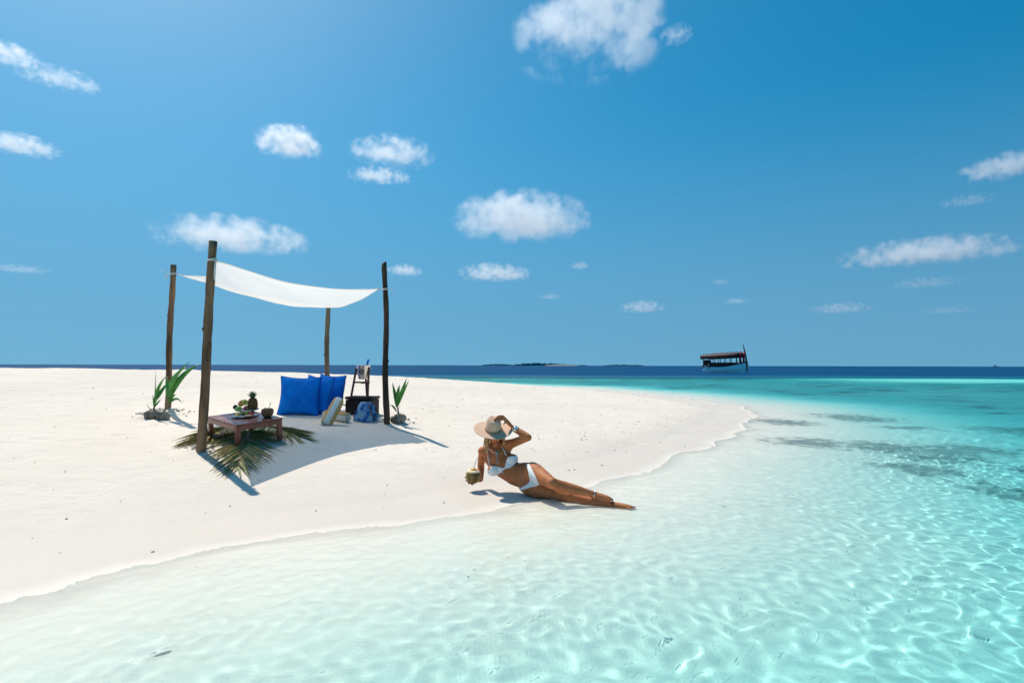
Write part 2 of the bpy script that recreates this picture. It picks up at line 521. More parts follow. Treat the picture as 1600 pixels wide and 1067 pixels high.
# patches of coral rubble and sea grass on the lagoon floor
pat = mapr(noise(0.5, 6, (0.7, 1.5, 1), 0.65).outputs[0], 0.47, 0.60)
pat2 = mapr(noise(1.3, 4).outputs[0], 0.40, 0.65, 0.25, 1)
rf = math_('MULTIPLY', math_('MULTIPLY', pat, pat2), ar.outputs['Fac'])
c = mixc(math_('MULTIPLY', ar.outputs['Fac'], 0.55), c, (0.26, 0.32, 0.28))
c = mixc(math_('MULTIPLY', rf, 0.95), c, (0.035, 0.06, 0.05))
pk = mapr(math_('ADD', ap.outputs['Fac'], math_('MULTIPLY', math_('SUBTRACT', noise(4.5, 6, None, 0.7).outputs[0], 0.52), 3.2)), 0.30, 0.8)
c = mixc(math_('MULTIPLY', pk, math_('MULTIPLY', mapr(ap.outputs['Fac'], 0.02, 0.35), 0.66)), c, (0.09, 0.14, 0.11))
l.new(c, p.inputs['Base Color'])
l.new(mapr(wet, 0, 1, 1.0, 0.55), p.inputs['Roughness'])
h = math_('ADD', math_('MULTIPLY', noise(14, 6).outputs[0], 0.55), math_('MULTIPLY', noise(2.6, 5, (1, 1.4, 1)).outputs[0], 1.1))
h = math_('ADD', h, math_('MULTIPLY', noise(90, 3).outputs[0], 0.12))
bm_ = n.new('ShaderNodeBump'); bm_.inputs['Distance'].default_value = 0.022
l.new(mapr(wet, 0, 1, 0.9, 0.25), bm_.inputs['Strength'])
l.new(h, bm_.inputs['Height']); l.new(bm_.outputs[0], p.inputs['Normal'])
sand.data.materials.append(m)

# ------------------------------------------------------------------ sea
rng = np.random.default_rng(4)
WAVES = []
for k in range(90):
    lam = 0.085 * 2 ** (rng.random() ** 1.5 * 3.0)
    th = rng.normal(-0.9, 0.85)
    WAVES.append((2 * np.pi / lam * np.cos(th), 2 * np.pi / lam * np.sin(th), rng.random() * 6.28, lam ** 0.66 * 0.00165))
LONG = []
for k in range(14):
    lam = 2.0 * 2 ** (rng.random() * 2)
    th = rng.normal(-1.2, 0.6)
    LONG.append((2 * np.pi / lam * np.cos(th), 2 * np.pi / lam * np.sin(th), rng.random() * 6.28, lam * 0.0016))

def waves(X, Y):
    s = shore_dist(X, Y)
    o = np.maximum(-s, 0)
    wx = X + 0.25 * (fbm(X * 0.8, Y * 0.8, 21) - 0.5); wy = Y + 0.25 * (fbm(X * 0.8, Y * 0.8, 31) - 0.5)
    near = 1 - sstep(8, 17, np.hypot(X, Y))
    cell = np.maximum(np.gradient(SEA_X)[None, :], np.gradient(SEA_Y)[:, None])   # mesh spacing: only waves it can carry
    mid = 1 - sstep(0.5, 1.2, cell)
    amp = 0.22 + 0.78 * sstep(0.0, 1.2, o)
    gust = 0.55 + 0.9 * fbm(X * 0.7, Y * 0.7, 41)
    Z = np.zeros_like(X)
    for kx, ky, ph, a in WAVES:
        lam = 2 * math.pi / math.hypot(kx, ky)
        Z += a * (1 - sstep(0.22, 0.34, cell / lam)) * np.sin(kx * wx + ky * wy + ph)
    Z = Z * amp * gust
    L = np.zeros_like(X)
    for kx, ky, ph, a in LONG:
        L += a * np.sin(kx * X + ky * Y + ph)
    Z = Z + L * mid * sstep(0.2, 3, o)
    # the small swash front running up the sand
    fr = o - 0.55 - 0.35 * (fbm(X * 0.6, Y * 0.6, 51) - 0.5)
    Z = Z + 0.010 * np.exp(-(fr / 0.05) ** 2) * near * sstep(0.42, 0.6, fbm(X * 0.5, Y * 0.5, 61))
    dfine = -land(X, Y)
    edge_ = (dfine > 0.009) & (dfine < 0.06) & (np.hypot(X, Y) < 45)
    Z = np.where(edge_, np.maximum(Z, -dfine + 0.0095), Z)       # the wash never dips below the sand it covers
    return Z

SEA_X = axis2(-4, 6.5, 0.021, [(40, 1.013), (7000, 1.1)], [(-7000, 1.08)])
SEA_Y = axis2(1.7, 9, 0.021, [(40, 1.012), (9000, 1.1)], [(-250, 1.1)])
sea, WX, WY, WZ = grid_mesh('sea', SEA_X, SEA_Y, waves)
props(sea, kind='structure')
sea.cycles.is_caustics_caster = True
depth = np.maximum(-land(WX, WY, False), 0)
tint = np.exp(-np.stack([2.35 * depth, 0.27 * depth, 0.15 * depth], -1))
ca = sea.data.attributes.new('tint', 'FLOAT_COLOR', 'POINT')
ca.data.foreach_set('color', np.concatenate([tint, np.ones(depth.shape + (1,))], -1).astype(np.float32).ravel())
attr(sea.data, 'depth', depth)
attr(sea.data, 'film', np.where(np.hypot(WX, WY) < 45, -land(WX, WY), 1.0))
m = bpy.data.materials.new('sea_water')
m.use_nodes = True
n, l = m.node_tree.nodes, m.node_tree.links
n.clear()
out = n.new('ShaderNodeOutputMaterial')
ge = n.new('ShaderNodeNewGeometry')
wp = n.new('ShaderNodeBsdfRefraction'); wp.inputs['IOR'].default_value = 1.33; wp.inputs['Roughness'].default_value = 0.0
gl = n.new('ShaderNodeBsdfGlossy'); 
l.new(attr_node('tint').outputs['Color'], wp.inputs['Color'])
# chop that is too far off to model as geometry
vd = n.new('ShaderNodeVectorMath'); vd.operation = 'LENGTH'
l.new(ge.outputs['Position'], vd.inputs[0])
far = mapr(vd.outputs['Value'], 9, 26)
far2 = mapr(vd.outputs['Value'], 60, 600, 1, 0.35)
l.new(mapr(far, 0, 1, 0.04, 0.28), gl.inputs['Roughness'])
hh = math_('ADD', math_('MULTIPLY', noise(1.1, 6, (1, 1.6, 1)).outputs[0], 0.5), math_('MULTIPLY', noise(5.0, 4, (1, 1.5, 1)).outputs[0], 0.12))
bmp = n.new('ShaderNodeBump'); bmp.inputs['Distance'].default_value = 0.16
l.new(math_('MULTIPLY', far, far2), bmp.inputs['Strength']); l.new(hh, bmp.inputs['Height'])
l.new(bmp.outputs[0], gl.inputs['Normal']); l.new(bmp.outputs[0], wp.inputs['Normal'])
cap = n.new('ShaderNodeBump'); cap.inputs['Distance'].default_value = 0.012      # capillary ripples on the surface
cap.inputs['Strength'].default_value = 0.8
l.new(math_('ADD', math_('MULTIPLY', noise(9, 4, (1, 1.7, 1)).outputs[0], 0.8), math_('MULTIPLY', noise(34, 3, (1, 1.5, 1)).outputs[0], 0.22)), cap.inputs['Height'])
l.new(bmp.outputs[0], cap.inputs['Normal']); l.new(cap.outputs[0], gl.inputs['Normal'])
fr_ = n.new('ShaderNodeFresnel'); fr_.inputs['IOR'].default_value = 1.33; l.new(cap.outputs[0], fr_.inputs['Normal'])
df = n.new('ShaderNodeBsdfDiffuse')        # light scattered back by deep clear water
df.inputs['Color'].default_value = (0.0, 0.065, 0.165, 1)
mx = n.new('ShaderNodeMixShader')
l.new(mapr(attr_node('depth').outputs['Fac'], 0.85, 4.5, 0, 0.95), mx.inputs[0])
l.new(mixc(mapr(attr_node('depth').outputs['Fac'], 1.0, 10.0), (0.01, 0.20, 0.29), (0.0, 0.06, 0.165)), df.inputs['Color'])
l.new(wp.outputs[0], mx.inputs[1]); l.new(df.outputs[0], mx.inputs[2])
mg = n.new('ShaderNodeMixShader')         # a wind-roughened sea mirrors far less at low angles than a flat one
refl = math_('MINIMUM', math_('MULTIPLY', fr_.outputs[0], 0.7), 0.33)
fd = n.new('ShaderNodeFresnel'); fd.inputs['IOR'].default_value = 1.33
refl = math_('MULTIPLY', refl, mapr(vd.outputs['Value'], 20, 80, 1.0, 0.22))
sel = n.new('ShaderNodeMix'); l.new(ge.outputs['Backfacing'], sel.inputs[0]); l.new(refl, sel.inputs[2]); l.new(fd.outputs[0], sel.inputs[3])
l.new(sel.outputs[0], mg.inputs[0])
l.new(mx.outputs[0], mg.inputs[1]); l.new(gl.outputs[0], mg.inputs[2])
tr = n.new('ShaderNodeBsdfTransparent')   # the film of water ends where it soaks into the sand
mf = n.new('ShaderNodeMixShader')
lace = math_('ADD', math_('MULTIPLY', math_('SUBTRACT', noise(2.2, 5, None, 0.6).outputs[0], 0.5), 0.003), math_('MULTIPLY', math_('SUBTRACT', noise(22, 3).outputs[0], 0.5), 0.002))
l.new(math_('GREATER_THAN', math_('ADD', attr_node('film').outputs['Fac'], lace), 0.0115), mf.inputs[0])
l.new(tr.outputs[0], mf.inputs[1]); l.new(mg.outputs[0], mf.inputs[2])
l.new(mf.outputs[0], out.inputs['Surface'])
sea.data.materials.append(m)

# ------------------------------------------------------------------ shade poles and canopy
def pole(bot, top, r0, r1, material, label, wob=0.02, slant=0.0, seed=0):
    rr = random.Random(seed)
    bot, top = Vector(bot), Vector(top)
    t = empty('wooden_pole', bot, label=label, cat='pole', group='rough wooden poles holding up the canopy')
    d = top - bot
    pts, rad = [], []
    N = 26
    px, py = rr.uniform(0, 6), rr.uniform(0, 6)
    for i in range(N + 1):
        u = i / N
        w = math.sin(u * math.pi) * wob
        pts.append(Vector((0, 0, -0.3)) * (1 - u) * (1 if i == 0 else 0) + d * u + Vector((math.sin(px + u * 5.5), math.sin(py + u * 4.3), 0)) * w)
        rad.append((r0 + (r1 - r0) * u) * (1 + 0.05 * math.sin(u * 31 + px) + 0.04 * rr.uniform(-1, 1)))
    b = MB().tube(pts, rad, 14, jitter=0.05)
    if slant:
        k = len(b.v)
        for q in range(14):
            x, y, z = b.v[N * 14 + q]
            b.v[N * 14 + q] = (x, y, z + slant * (x - pts[-1].x) / r1)
    b.obj('shaft', material, t)
    for q in range(4):
        i = rr.randint(4, N - 3); a = rr.uniform(3.3, 6.1)
        MB().ball(pts[i] + Vector((math.cos(a), math.sin(a), 0)) * rad[i] * 0.92, (0.02, 0.02, 0.028), nu=8, nv=6).obj('knot', material, t)
    return t, pts

A0 = at(314, 704); D0 = at(605, 661); B0 = poleB
C0 = Vector((B0.x + D0.x - A0.x, B0.y + D0.y - A0.y, 0)); C0.x = (511 - 800) / 888.9 * C0.y
C0.z = gz(C0.x, C0.y)
A1, D1, B1 = on_y(333, 377, A0.y - 0.03), on_y(600, 411, D0.y), on_y(271, 414, B0.y)
C1 = on_y(513, 474, C0.y)
pole(A0, A1, 0.053, 0.048, M['pole'], 'thickest weathered brown pole standing beside the low table, front corner of the canopy', 0.012, seed=1)
pole(D0, D1, 0.050, 0.040, M['pole_dark'], 'crooked dark pole with a slanted top beside the lone palm sprout', 0.022, 0.025, seed=5)
pole(B0, B1, 0.047, 0.043, M['pole'], 'weathered pole rising behind the pair of palm sprouts', 0.014, seed=3)
pole(C0, C1, 0.052, 0.046, M['pole_grey'], 'greyish pole behind the blue cushions with its top hidden by the canopy', 0.015, seed=4)

def along(p0, p1, z):
    return p0 + (p1 - p0) * ((z - p0.z) / (p1.z - p0.z))
tA = along(A0, A1, on_y(338, 407, A0.y).z)
tB = along(B0, B1, on_y(272, 428, B0.y).z)
tD = along(D0, D1, on_y(600, 452, D0.y).z)
tC = along(C0, C1, on_y(511, 480, C0.y).z)
ctr = (tA + tB + tC + tD) / 4
m = bpy.data.materials.new('thin_white_cloth')
m.use_nodes = True
n, l = m.node_tree.nodes, m.node_tree.links
n.clear()
out = n.new('ShaderNodeOutputMaterial')
d1 = n.new('ShaderNodeBsdfDiffuse'); d1.inputs[0].default_value = (0.82, 0.80, 0.77, 1)
d2 = n.new('ShaderNodeBsdfTranslucent'); d2.inputs[0].default_value = (0.86, 0.82, 0.77, 1)
mx = n.new('ShaderNodeMixShader'); mx.inputs[0].default_value = 0.72
sheer = n.new('ShaderNodeBsdfTransparent'); mx2 = n.new('ShaderNodeMixShader'); mx2.inputs[0].default_value = 0.20
tc = n.new('ShaderNodeTexCoord'); wv = n.new('ShaderNodeTexNoise'); wv.inputs['Scale'].default_value = 5
wv.inputs['Detail'].default_value = 6
bp = n.new('ShaderNodeBump'); bp.inputs['Distance'].default_value = 0.02; bp.inputs['Strength'].default_value = 0.5
l.new(tc.outputs['Object'], wv.inputs['Vector']); l.new(wv.outputs[0], bp.inputs['Height'])
l.new(bp.outputs[0], d1.inputs['Normal']); l.new(bp.outputs[0], d2.inputs['Normal'])
l.new(d1.outputs[0], mx.inputs[1]); l.new(d2.outputs[0], mx.inputs[2]); l.new(mx.outputs[0], mx2.inputs[1]); l.new(sheer.outputs[0], mx2.inputs[2]); l.new(mx2.outputs[0], out.inputs[0])
M['cloth'] = m

can = empty('canopy', ctr, label='white cloth canopy tied by its corners to four wooden poles', cat='canopy')
# cloth corners stop a little short of the poles
def inset(p, k): return p + (ctr - p).normalized() * k
cA, cB, cC, cD = inset(tA, 0.09), inset(tB, 0.12), inset(tC, 0.06), inset(tD, 0.10)
N = 40
P = []
for i in range(N + 1):
    row = []
    u = i / N
    for j in range(N + 1):
        v = j / N
        # u: A->D and B->C ; v: A->B and D->C
        p = (cA * (1 - u) + cD * u) * (1 - v) + (cB * (1 - u) + cC * u) * v
        su, sv = 4 * u * (1 - u), 4 * v * (1 - v)
        pull = (ctr - p); pull.z = 0
        edge = 0.13 * su * (1 - sv) * (1 - 0.75 * v) + 0.13 * sv * (1 - su) * (1 - 0.8 * u)
        q = p + pull * edge
        q.z += -0.10 * su * (1 - 0.3 * v) - 0.07 * sv * (1 - u) - 0.11 * sv * u * u - 0.13 * su * sv
        q.z += 0.010 * math.sin(9 * u + 6 * v) * su * sv + 0.012 * math.sin(14 * (u - v)) * (su + sv) * 0.4
        for cx_ in (cA, cB, cC, cD):                      # creases drawn out from the tied corners
            dd = p - cx_; ll = math.hypot(dd.x, dd.y)
            q.z += 0.016 * math.sin(math.atan2(dd.y, dd.x) * 17 + cx_.x) * math.exp(-ll / 0.7) * min(1, ll / 0.15)
        row.append(q - ctr)
    P.append(row)
MB().sheet(P).obj('cloth', M['cloth'], can)
hem = MB()
for line in (P[0], P[-1], [r[0] for r in P], [r[-1] for r in P]):
    hem.tube(line, 0.006, 6)
hem.obj('hem', M['cloth'], can)
def tie(t, r, corner, tails, seed):
    rr = random.Random(seed)
    b = MB()
    for k in range(2):
        pts = [t - ctr + Vector((math.cos(a) * (r + 0.006), math.sin(a) * (r + 0.006), 0.008 * k + 0.012 * math.sin(a + k))) for a in np.linspace(0, 2 * math.pi, 25)]
        b.tube(pts, 0.006, 6)
    dirc = (corner - t).normalized()
    b.tube([t - ctr + dirc * r, corner - ctr + dirc * 0.05], [0.007, 0.011], 6)
    for a, ln, dr in tails:
        s0 = t - ctr + Vector((math.cos(a), math.sin(a), 0)) * (r + 0.01)
        pts = [s0 + Vector((math.cos(a) * ln * q * (1 - dr * .3), math.sin(a) * ln * q * 0.4, -ln * dr * q * q + 0.01 * math.sin(q * 5))) for q in np.linspace(0, 1, 8)]
        b.tube(pts, [0.005] * 4 + [0.008, 0.011, 0.010, 0.003], 6, squash=0.4)
    b.obj('tie_cord', M['cord'], can)
tie(tA, 0.05, cA, [(-0.5, 0.08, 3.0)], 1)
tie(tB, 0.045, cB, [(2.9, 0.13, 0.5), (3.3, 0.12, -0.7), (3.6, 0.07, 1.6)], 2)
tie(tD, 0.045, cD, [(-0.2, 0.18, 0.7), (0.2, 0.06, -0.2)], 3)
tie(tC, 0.05, cC, [(0.3, 0.1, 1.0)], 4)

# ------------------------------------------------------------------ low table
TH = 0.232
ax_r = Vector((0.657, 0.750, 0.074)).normalized(); ax_l = Vector((-0.754, 0.655, 0.050)).normalized()   # it stands on the slope of the beach
gn = ax_r.cross(ax_l).normalized(); ax_l = gn.cross(ax_r)
F0 = Vector((-3.338, 6.921, 0.555)) - gn * TH
LR, LL = 0.594, 0.894
tb_rot = Matrix((ax_r, ax_l, gn)).transposed()
table = empty('low_table', F0, tb_rot.to_euler(), 'low red brown slatted wooden table on palm fronds in the sand', 'table')
np_ = 8
pw = LL / np_
plank_me = MB().box((LR / 2, 0, TH - 0.011), (LR, pw - 0.007, 0.022)).mesh('plank', M['table'], False)
for k in range(np_):
    o = bpy.data.objects.new('plank', plank_me); COL.objects.link(o); o.parent = table
    o.location = (0.0015 * ((k * 7) % 3 - 1), (k + 0.5) * pw, 0.0012 * ((k * 5) % 3))
    bv = o.modifiers.new('bevel', 'BEVEL'); bv.width = 0.003; bv.segments = 2
for x in (0.035, LR - 0.035):
    for y in (0.04, LL - 0.04):
        MB().box((x, y, TH / 2 - 0.06), (0.055, 0.055, TH - 0.024 + 0.12)).obj('leg', M['table'], table, False, bevel=0.004)
for a, b in (((0.03, 0.013), (LR - 0.03, 0.013)), ((0.03, LL - 0.013), (LR - 0.03, LL - 0.013)), ((0.013, 0.05), (0.013, LL - 0.05)), ((LR - 0.013, 0.05), (LR - 0.013, LL - 0.05))):
    MB().bar((*a, TH - 0.052), (*b, TH - 0.052), 0.02, 0.055).obj('apron', M['table'], table, False, bevel=0.002)
top0 = F0 + gn * (TH + 0.001)
def on_table(px, py):
    return on_plane(px, py, top0, gn)
tq = tb_rot.to_euler()

def plate(px, py, r, label):
    c_ = on_table(px, py)
    t = empty('plate', c_, tq, label, 'plate', 'oval fruit plates on the low table')
    b = MB().lathe([(r * 0.55, 0.0), (r * 0.6, 0.0), (r * 0.97, 0.016), (r, 0.02), (r * 0.985, 0.022), (r * 0.6, 0.007), (0.001, 0.006)], 40,
                   fn=lambda v, a, rr: Vector((v.x * (1 + 0.012 * math.sin(20 * a) * (rr > r * 0.9)), v.y, v.z)))
    b.obj('dish', M['plate'], t)
    rim = MB()
    for k in range(36):
        a = 2 * math.pi * k / 36
        rim.ball((r * 0.99 * math.cos(a), r * 0.99 * math.sin(a), 0.021), (0.008, 0.008, 0.006), nu=6, nv=4)
    rim.obj('beaded_rim', M['plate'], t)
    return c_
pb = plate(386, 642.0, 0.15, 'round plate at the back of the table piled with whole tropical fruit')
pf = plate(383, 651.0, 0.155, 'round plate at the front of the table with cut fruit')

def thing_mesh(name, mb, material, loc, rot, label, cat, group=None, **kw):
    o = mb.obj(name, material, None, **kw)
    o.location = loc; o.rotation_euler = rot
    return props(o, label, cat, group)

def fruit_pos(px, py, lift):
    """centre of a fruit resting on the back plate, lift above the table top"""
    return on_plane(px, py, top0 + gn * lift, gn)

M['pine'] = pmat('pineapple_skin', (0.30, 0.14, 0.035), (0.14, 0.065, 0.022), 30, 0.6)
M['pine_leaf'] = pmat('pineapple_crown', (0.03, 0.09, 0.035), (0.08, 0.16, 0.07), 20, 0.5)
M['papaya'] = pmat('papaya_skin', (0.75, 0.24, 0.03), (0.60, 0.32, 0.04), 9, 0.45)
M['green'] = pmat('green_apple_skin', (0.26, 0.52, 0.07), (0.38, 0.58, 0.12), 7, 0.3, coat=0.2)
M['dragon'] = pmat('dragon_fruit_skin', (0.58, 0.02, 0.13), (0.48, 0.04, 0.09), 9, 0.45)
M['passion'] = pmat('passion_fruit_skin', (0.035, 0.016, 0.02), (0.065, 0.03, 0.03), 18, 0.5, 0.001)
M['starfruit'] = pmat('star_fruit_skin', (0.45, 0.55, 0.07), (0.65, 0.6, 0.12), 9, 0.35)
M['banana'] = pmat('banana_skin', (0.6, 0.40, 0.05), (0.45, 0.34, 0.06), 9, 0.5)
M['melon'] = pmat('orange_melon', (0.72, 0.27, 0.07), (0.8, 0.36, 0.14), 20, 0.4)
M['water_melon'] = pmat('watermelon_flesh', (0.62, 0.045, 0.035), (0.7, 0.09, 0.06), 25, 0.35)
M['pine_cut'] = pmat('pineapple_flesh', (0.75, 0.5, 0.1), (0.8, 0.6, 0.2), 22, 0.4)
M['mango_skin'] = pmat('dark_avocado_skin', (0.02, 0.03, 0.01), (0.05, 0.06, 0.02), 22, 0.5)

# pineapple
pp = fruit_pos(395.3, 640.5, 0.012)
pa = empty('pineapple', pp, tq, 'whole brown pineapple standing upright at the back of the fruit plate', 'pineapple')
b = MB().lathe([(0.005, 0), (0.042, 0.006), (0.056, 0.045), (0.058, 0.09), (0.052, 0.13), (0.038, 0.162), (0.012, 0.172)], 20)
b.obj('fruit_body', M['pine'], pa)
ey = MB()
for ring in range(8):
    z = 0.014 + ring * 0.02
    rr = float(np.interp(z, [0, .006, .045, .09, .13, .162], [.005, .042, .056, .058, .052, .038]))
    for k in range(11):
        a = 2 * math.pi * (k + 0.5 * (ring % 2)) / 11
        ey.ball((rr * math.cos(a), rr * math.sin(a), z), (0.011, 0.011, 0.010), nu=6, nv=4)
ey.obj('eyes', M['pine'], pa)
cr = MB()
for k in range(34):
    a = k * 2.4; t_ = k / 34
    ln = 0.065 + 0.05 * t_; sp = 0.055 * (1 - t_) + 0.008
    d = Vector((math.cos(a), math.sin(a), 0)); sd = Vector((-d.y, d.x, 0)); w = 0.011
    p0 = Vector((0, 0, 0.163)) + d * 0.016; p1 = Vector((0, 0, 0.163 + ln * 0.55)) + d * (0.016 + sp * 0.5); p2 = Vector((0, 0, 0.163 + ln * 0.95)) + d * (0.012 + sp * 1.1)
    cr.add([p0 - sd * w, p0 + sd * w, p1 + sd * w * .8, p1 - sd * w * .8, p2, p1 + d * 0.004], [(0, 1, 5), (1, 2, 5), (0, 5, 3), (3, 5, 4), (5, 2, 4)])
cr.obj('crown', M['pine_leaf'], pa, solid=0.001)

def fruit(name, px, py, lift, rad, mat_, label, cat, rot=(0, 0, 0), fn=None):
    return thing_mesh(name, MB().ball((0, 0, 0), [q * 1.18 for q in (rad if hasattr(rad, '__len__') else (rad,) * 3)], fn=fn, nu=18, nv=12), mat_, fruit_pos(px, py, lift), (tq.x + rot[0], tq.y + rot[1], tq.z + rot[2]), label, cat)
fruit('passion_fruit', 368.0, 636.0, 0.045, 0.029, M['passion'], 'small dark purple passion fruit at the left of the fruit plate', 'passion fruit')
fruit('green_apple', 373.0, 638.4, 0.043, (0.036, 0.036, 0.031), M['green'], 'shiny green apple at the front left of the fruit plate', 'apple')
fruit('papaya', 378.3, 629.5, 0.085, (0.05, 0.036, 0.036), M['papaya'], 'orange papaya resting on top of the fruit pile', 'papaya', (0.2, -0.6, -0.6))
fruit('star_fruit', 383.2, 628.5, 0.10, (0.05, 0.032, 0.032), M['starfruit'], 'yellow green star fruit on top of the pile beside the pineapple', 'star fruit', (0, 0.3, 0.3),
      fn=lambda v, d: Vector((v.x, v.y * (0.72 + 0.4 * abs(math.cos(2.5 * math.atan2(d.z, d.y)))), v.z * (0.72 + 0.4 * abs(math.cos(2.5 * math.atan2(d.z, d.y)))))))
dg = empty('dragon_fruit', fruit_pos(386.0, 637.2, 0.048), tq, 'magenta dragon fruit with green tipped scales at the front of the fruit plate', 'dragon fruit')
MB().ball((0, 0, 0), (0.052, 0.036, 0.036), nu=18, nv=12).obj('fruit_body', M['dragon'], dg)
sc_ = MB()
for k in range(16):
    a = k * 2.4; x = -0.036 + 0.078 * k / 16
    d = Vector((0, math.cos(a), math.sin(a))); rr = 0.036 * math.sqrt(max(0.05, 1 - (x / 0.052) ** 2))
    p0 = Vector((x, 0, 0)) + d * rr * 0.95; sd = Vector((0, -d.z, d.y)) * 0.009
    sc_.add([p0 - sd, p0 + sd, p0 + d * 0.017 + Vector((0.028, 0, 0))], [(0, 1, 2)])
sc_.obj('scales', M['starfruit'], dg, solid=0.0015)
def banana(px, py, lift, label, rot):
    pts = [Vector((0.07 * math.sin(t), 0, 0.07 * (1 - math.cos(t)) - 0.015)) for t in np.linspace(-1.0, 1.0, 11)]
    return thing_mesh('banana', MB().tube(pts, [0.004, 0.010, 0.0145, 0.016, 0.0165, 0.0165, 0.016, 0.0145, 0.011, 0.006, 0.004], 8), M['banana'], fruit_pos(px, py, lift), rot, label, 'banana')
banana(395.5, 631.5, 0.075, 'short yellow green banana leaning against the pineapple', (0.2, -0.75, -0.2))

# cut fruit on the front plate
def cut(name, px, py, size, mat_, label, cat, rz, lift=0.02, grp=None, wedge=False):
    p_ = on_plane(px, py, top0 + gn * (lift + size[2] / 2), gn)
    b = MB()
    if wedge:
        pts = []
        for k in range(9):
            a = math.pi * k / 8
            pts.append((math.cos(a) * size[0] / 2, math.sin(a) * size[2]))
        ringA = [Vector((x, -size[1] / 2, z - size[2] / 2)) for x, z in pts]; ringB = [Vector((x * .9, size[1] / 2, z * .9 - size[2] / 2)) for x, z in pts]
        b.rings([ringA, ringB])
    else:
        b.ball((0, 0, 0), (size[0] / 2, size[1] / 2, size[2] / 2), nu=8, nv=6, fn=lambda v, d: Vector((v.x * (1 + .3 * abs(d.x)), v.y * (1 + .3 * abs(d.y)), v.z)))
    return thing_mesh(name, b, mat_, p_, (tq.x, tq.y, tq.z + rz), label, cat, grp, smooth=not wedge)
cut('pineapple_slice', 371.5, 647.2, (0.085, 0.04, 0.026), M['pine_cut'], 'yellow pineapple slice at the left of the cut fruit plate', 'fruit slice', 0.3, wedge=True)
cut('banana_half', 377.0, 645.8, (0.10, 0.026, 0.024), M['banana'], 'peeled banana piece along the back of the cut fruit plate', 'fruit slice', -0.2)
cut('pineapple_slice', 370.5, 649.4, (0.06, 0.03, 0.018), M['pine_cut'], 'small yellow pineapple chunk at the front left rim of the cut fruit plate', 'fruit slice', 0.9)
cut('avocado_half', 380.3, 646.9, (0.06, 0.042, 0.04), M['mango_skin'], 'dark skinned fruit half in the middle of the cut fruit plate', 'fruit half', 0.1)
cut('melon_slice', 384.5, 649.6, (0.052, 0.032, 0.022), M['melon'], 'orange melon slice at the front of the cut fruit plate', 'fruit slice', 0.4)
cut('melon_slice', 388.6, 650.0, (0.052, 0.032, 0.022), M['melon'], 'orange melon slice below the red watermelon pieces', 'fruit slice', -0.3)
cut('melon_slice', 391.6, 648.4, (0.045, 0.032, 0.026), M['melon'], 'orange melon slice at the right end of the cut fruit plate', 'fruit slice', 1.2)
cut('watermelon_piece', 390.8, 645.2, (0.05, 0.036, 0.04), M['water_melon'], 'red watermelon piece behind the right melon slice', 'fruit slice', 0.5, wedge=True)
cut('watermelon_piece', 394.5, 646.2, (0.046, 0.036, 0.042), M['water_melon'], 'red watermelon piece at the far right of the cut fruit plate', 'fruit slice', -0.4, wedge=True)
cut('lime_wedge', 386.6, 644.4, (0.05, 0.03, 0.05), M['starfruit'], 'light green fruit wedge standing upright behind the melon slices', 'fruit slice', 0.2, wedge=True)

# coconut shell cup
cc = on_table(418.0, 651.6)
cup = empty('coconut_cup', cc, tq, 'brown coconut shell cup with a straw at the right end of the table', 'coconut cup')
b = MB().lathe([(0.03, 0.0), (0.045, 0.006), (0.068, 0.035), (0.077, 0.07), (0.073, 0.098), (0.066, 0.108), (0.058, 0.106), (0.064, 0.09), (0.05, 0.075), (0.004, 0.072)], 28)
b.obj('shell', M['shell'], cup)
MB().box((0.0, 0, 0.108), (0.062, 0.05, 0.02), Euler((0.2, 0.25, 0.5)).to_matrix()).obj('coconut_piece', M['melon'], cup, bevel=0.006)
MB().tube([(0.01, 0.01, 0.08), (0.055, 0.01, 0.185)], 0.0045, 8).obj('straw', M['straw'], cup)

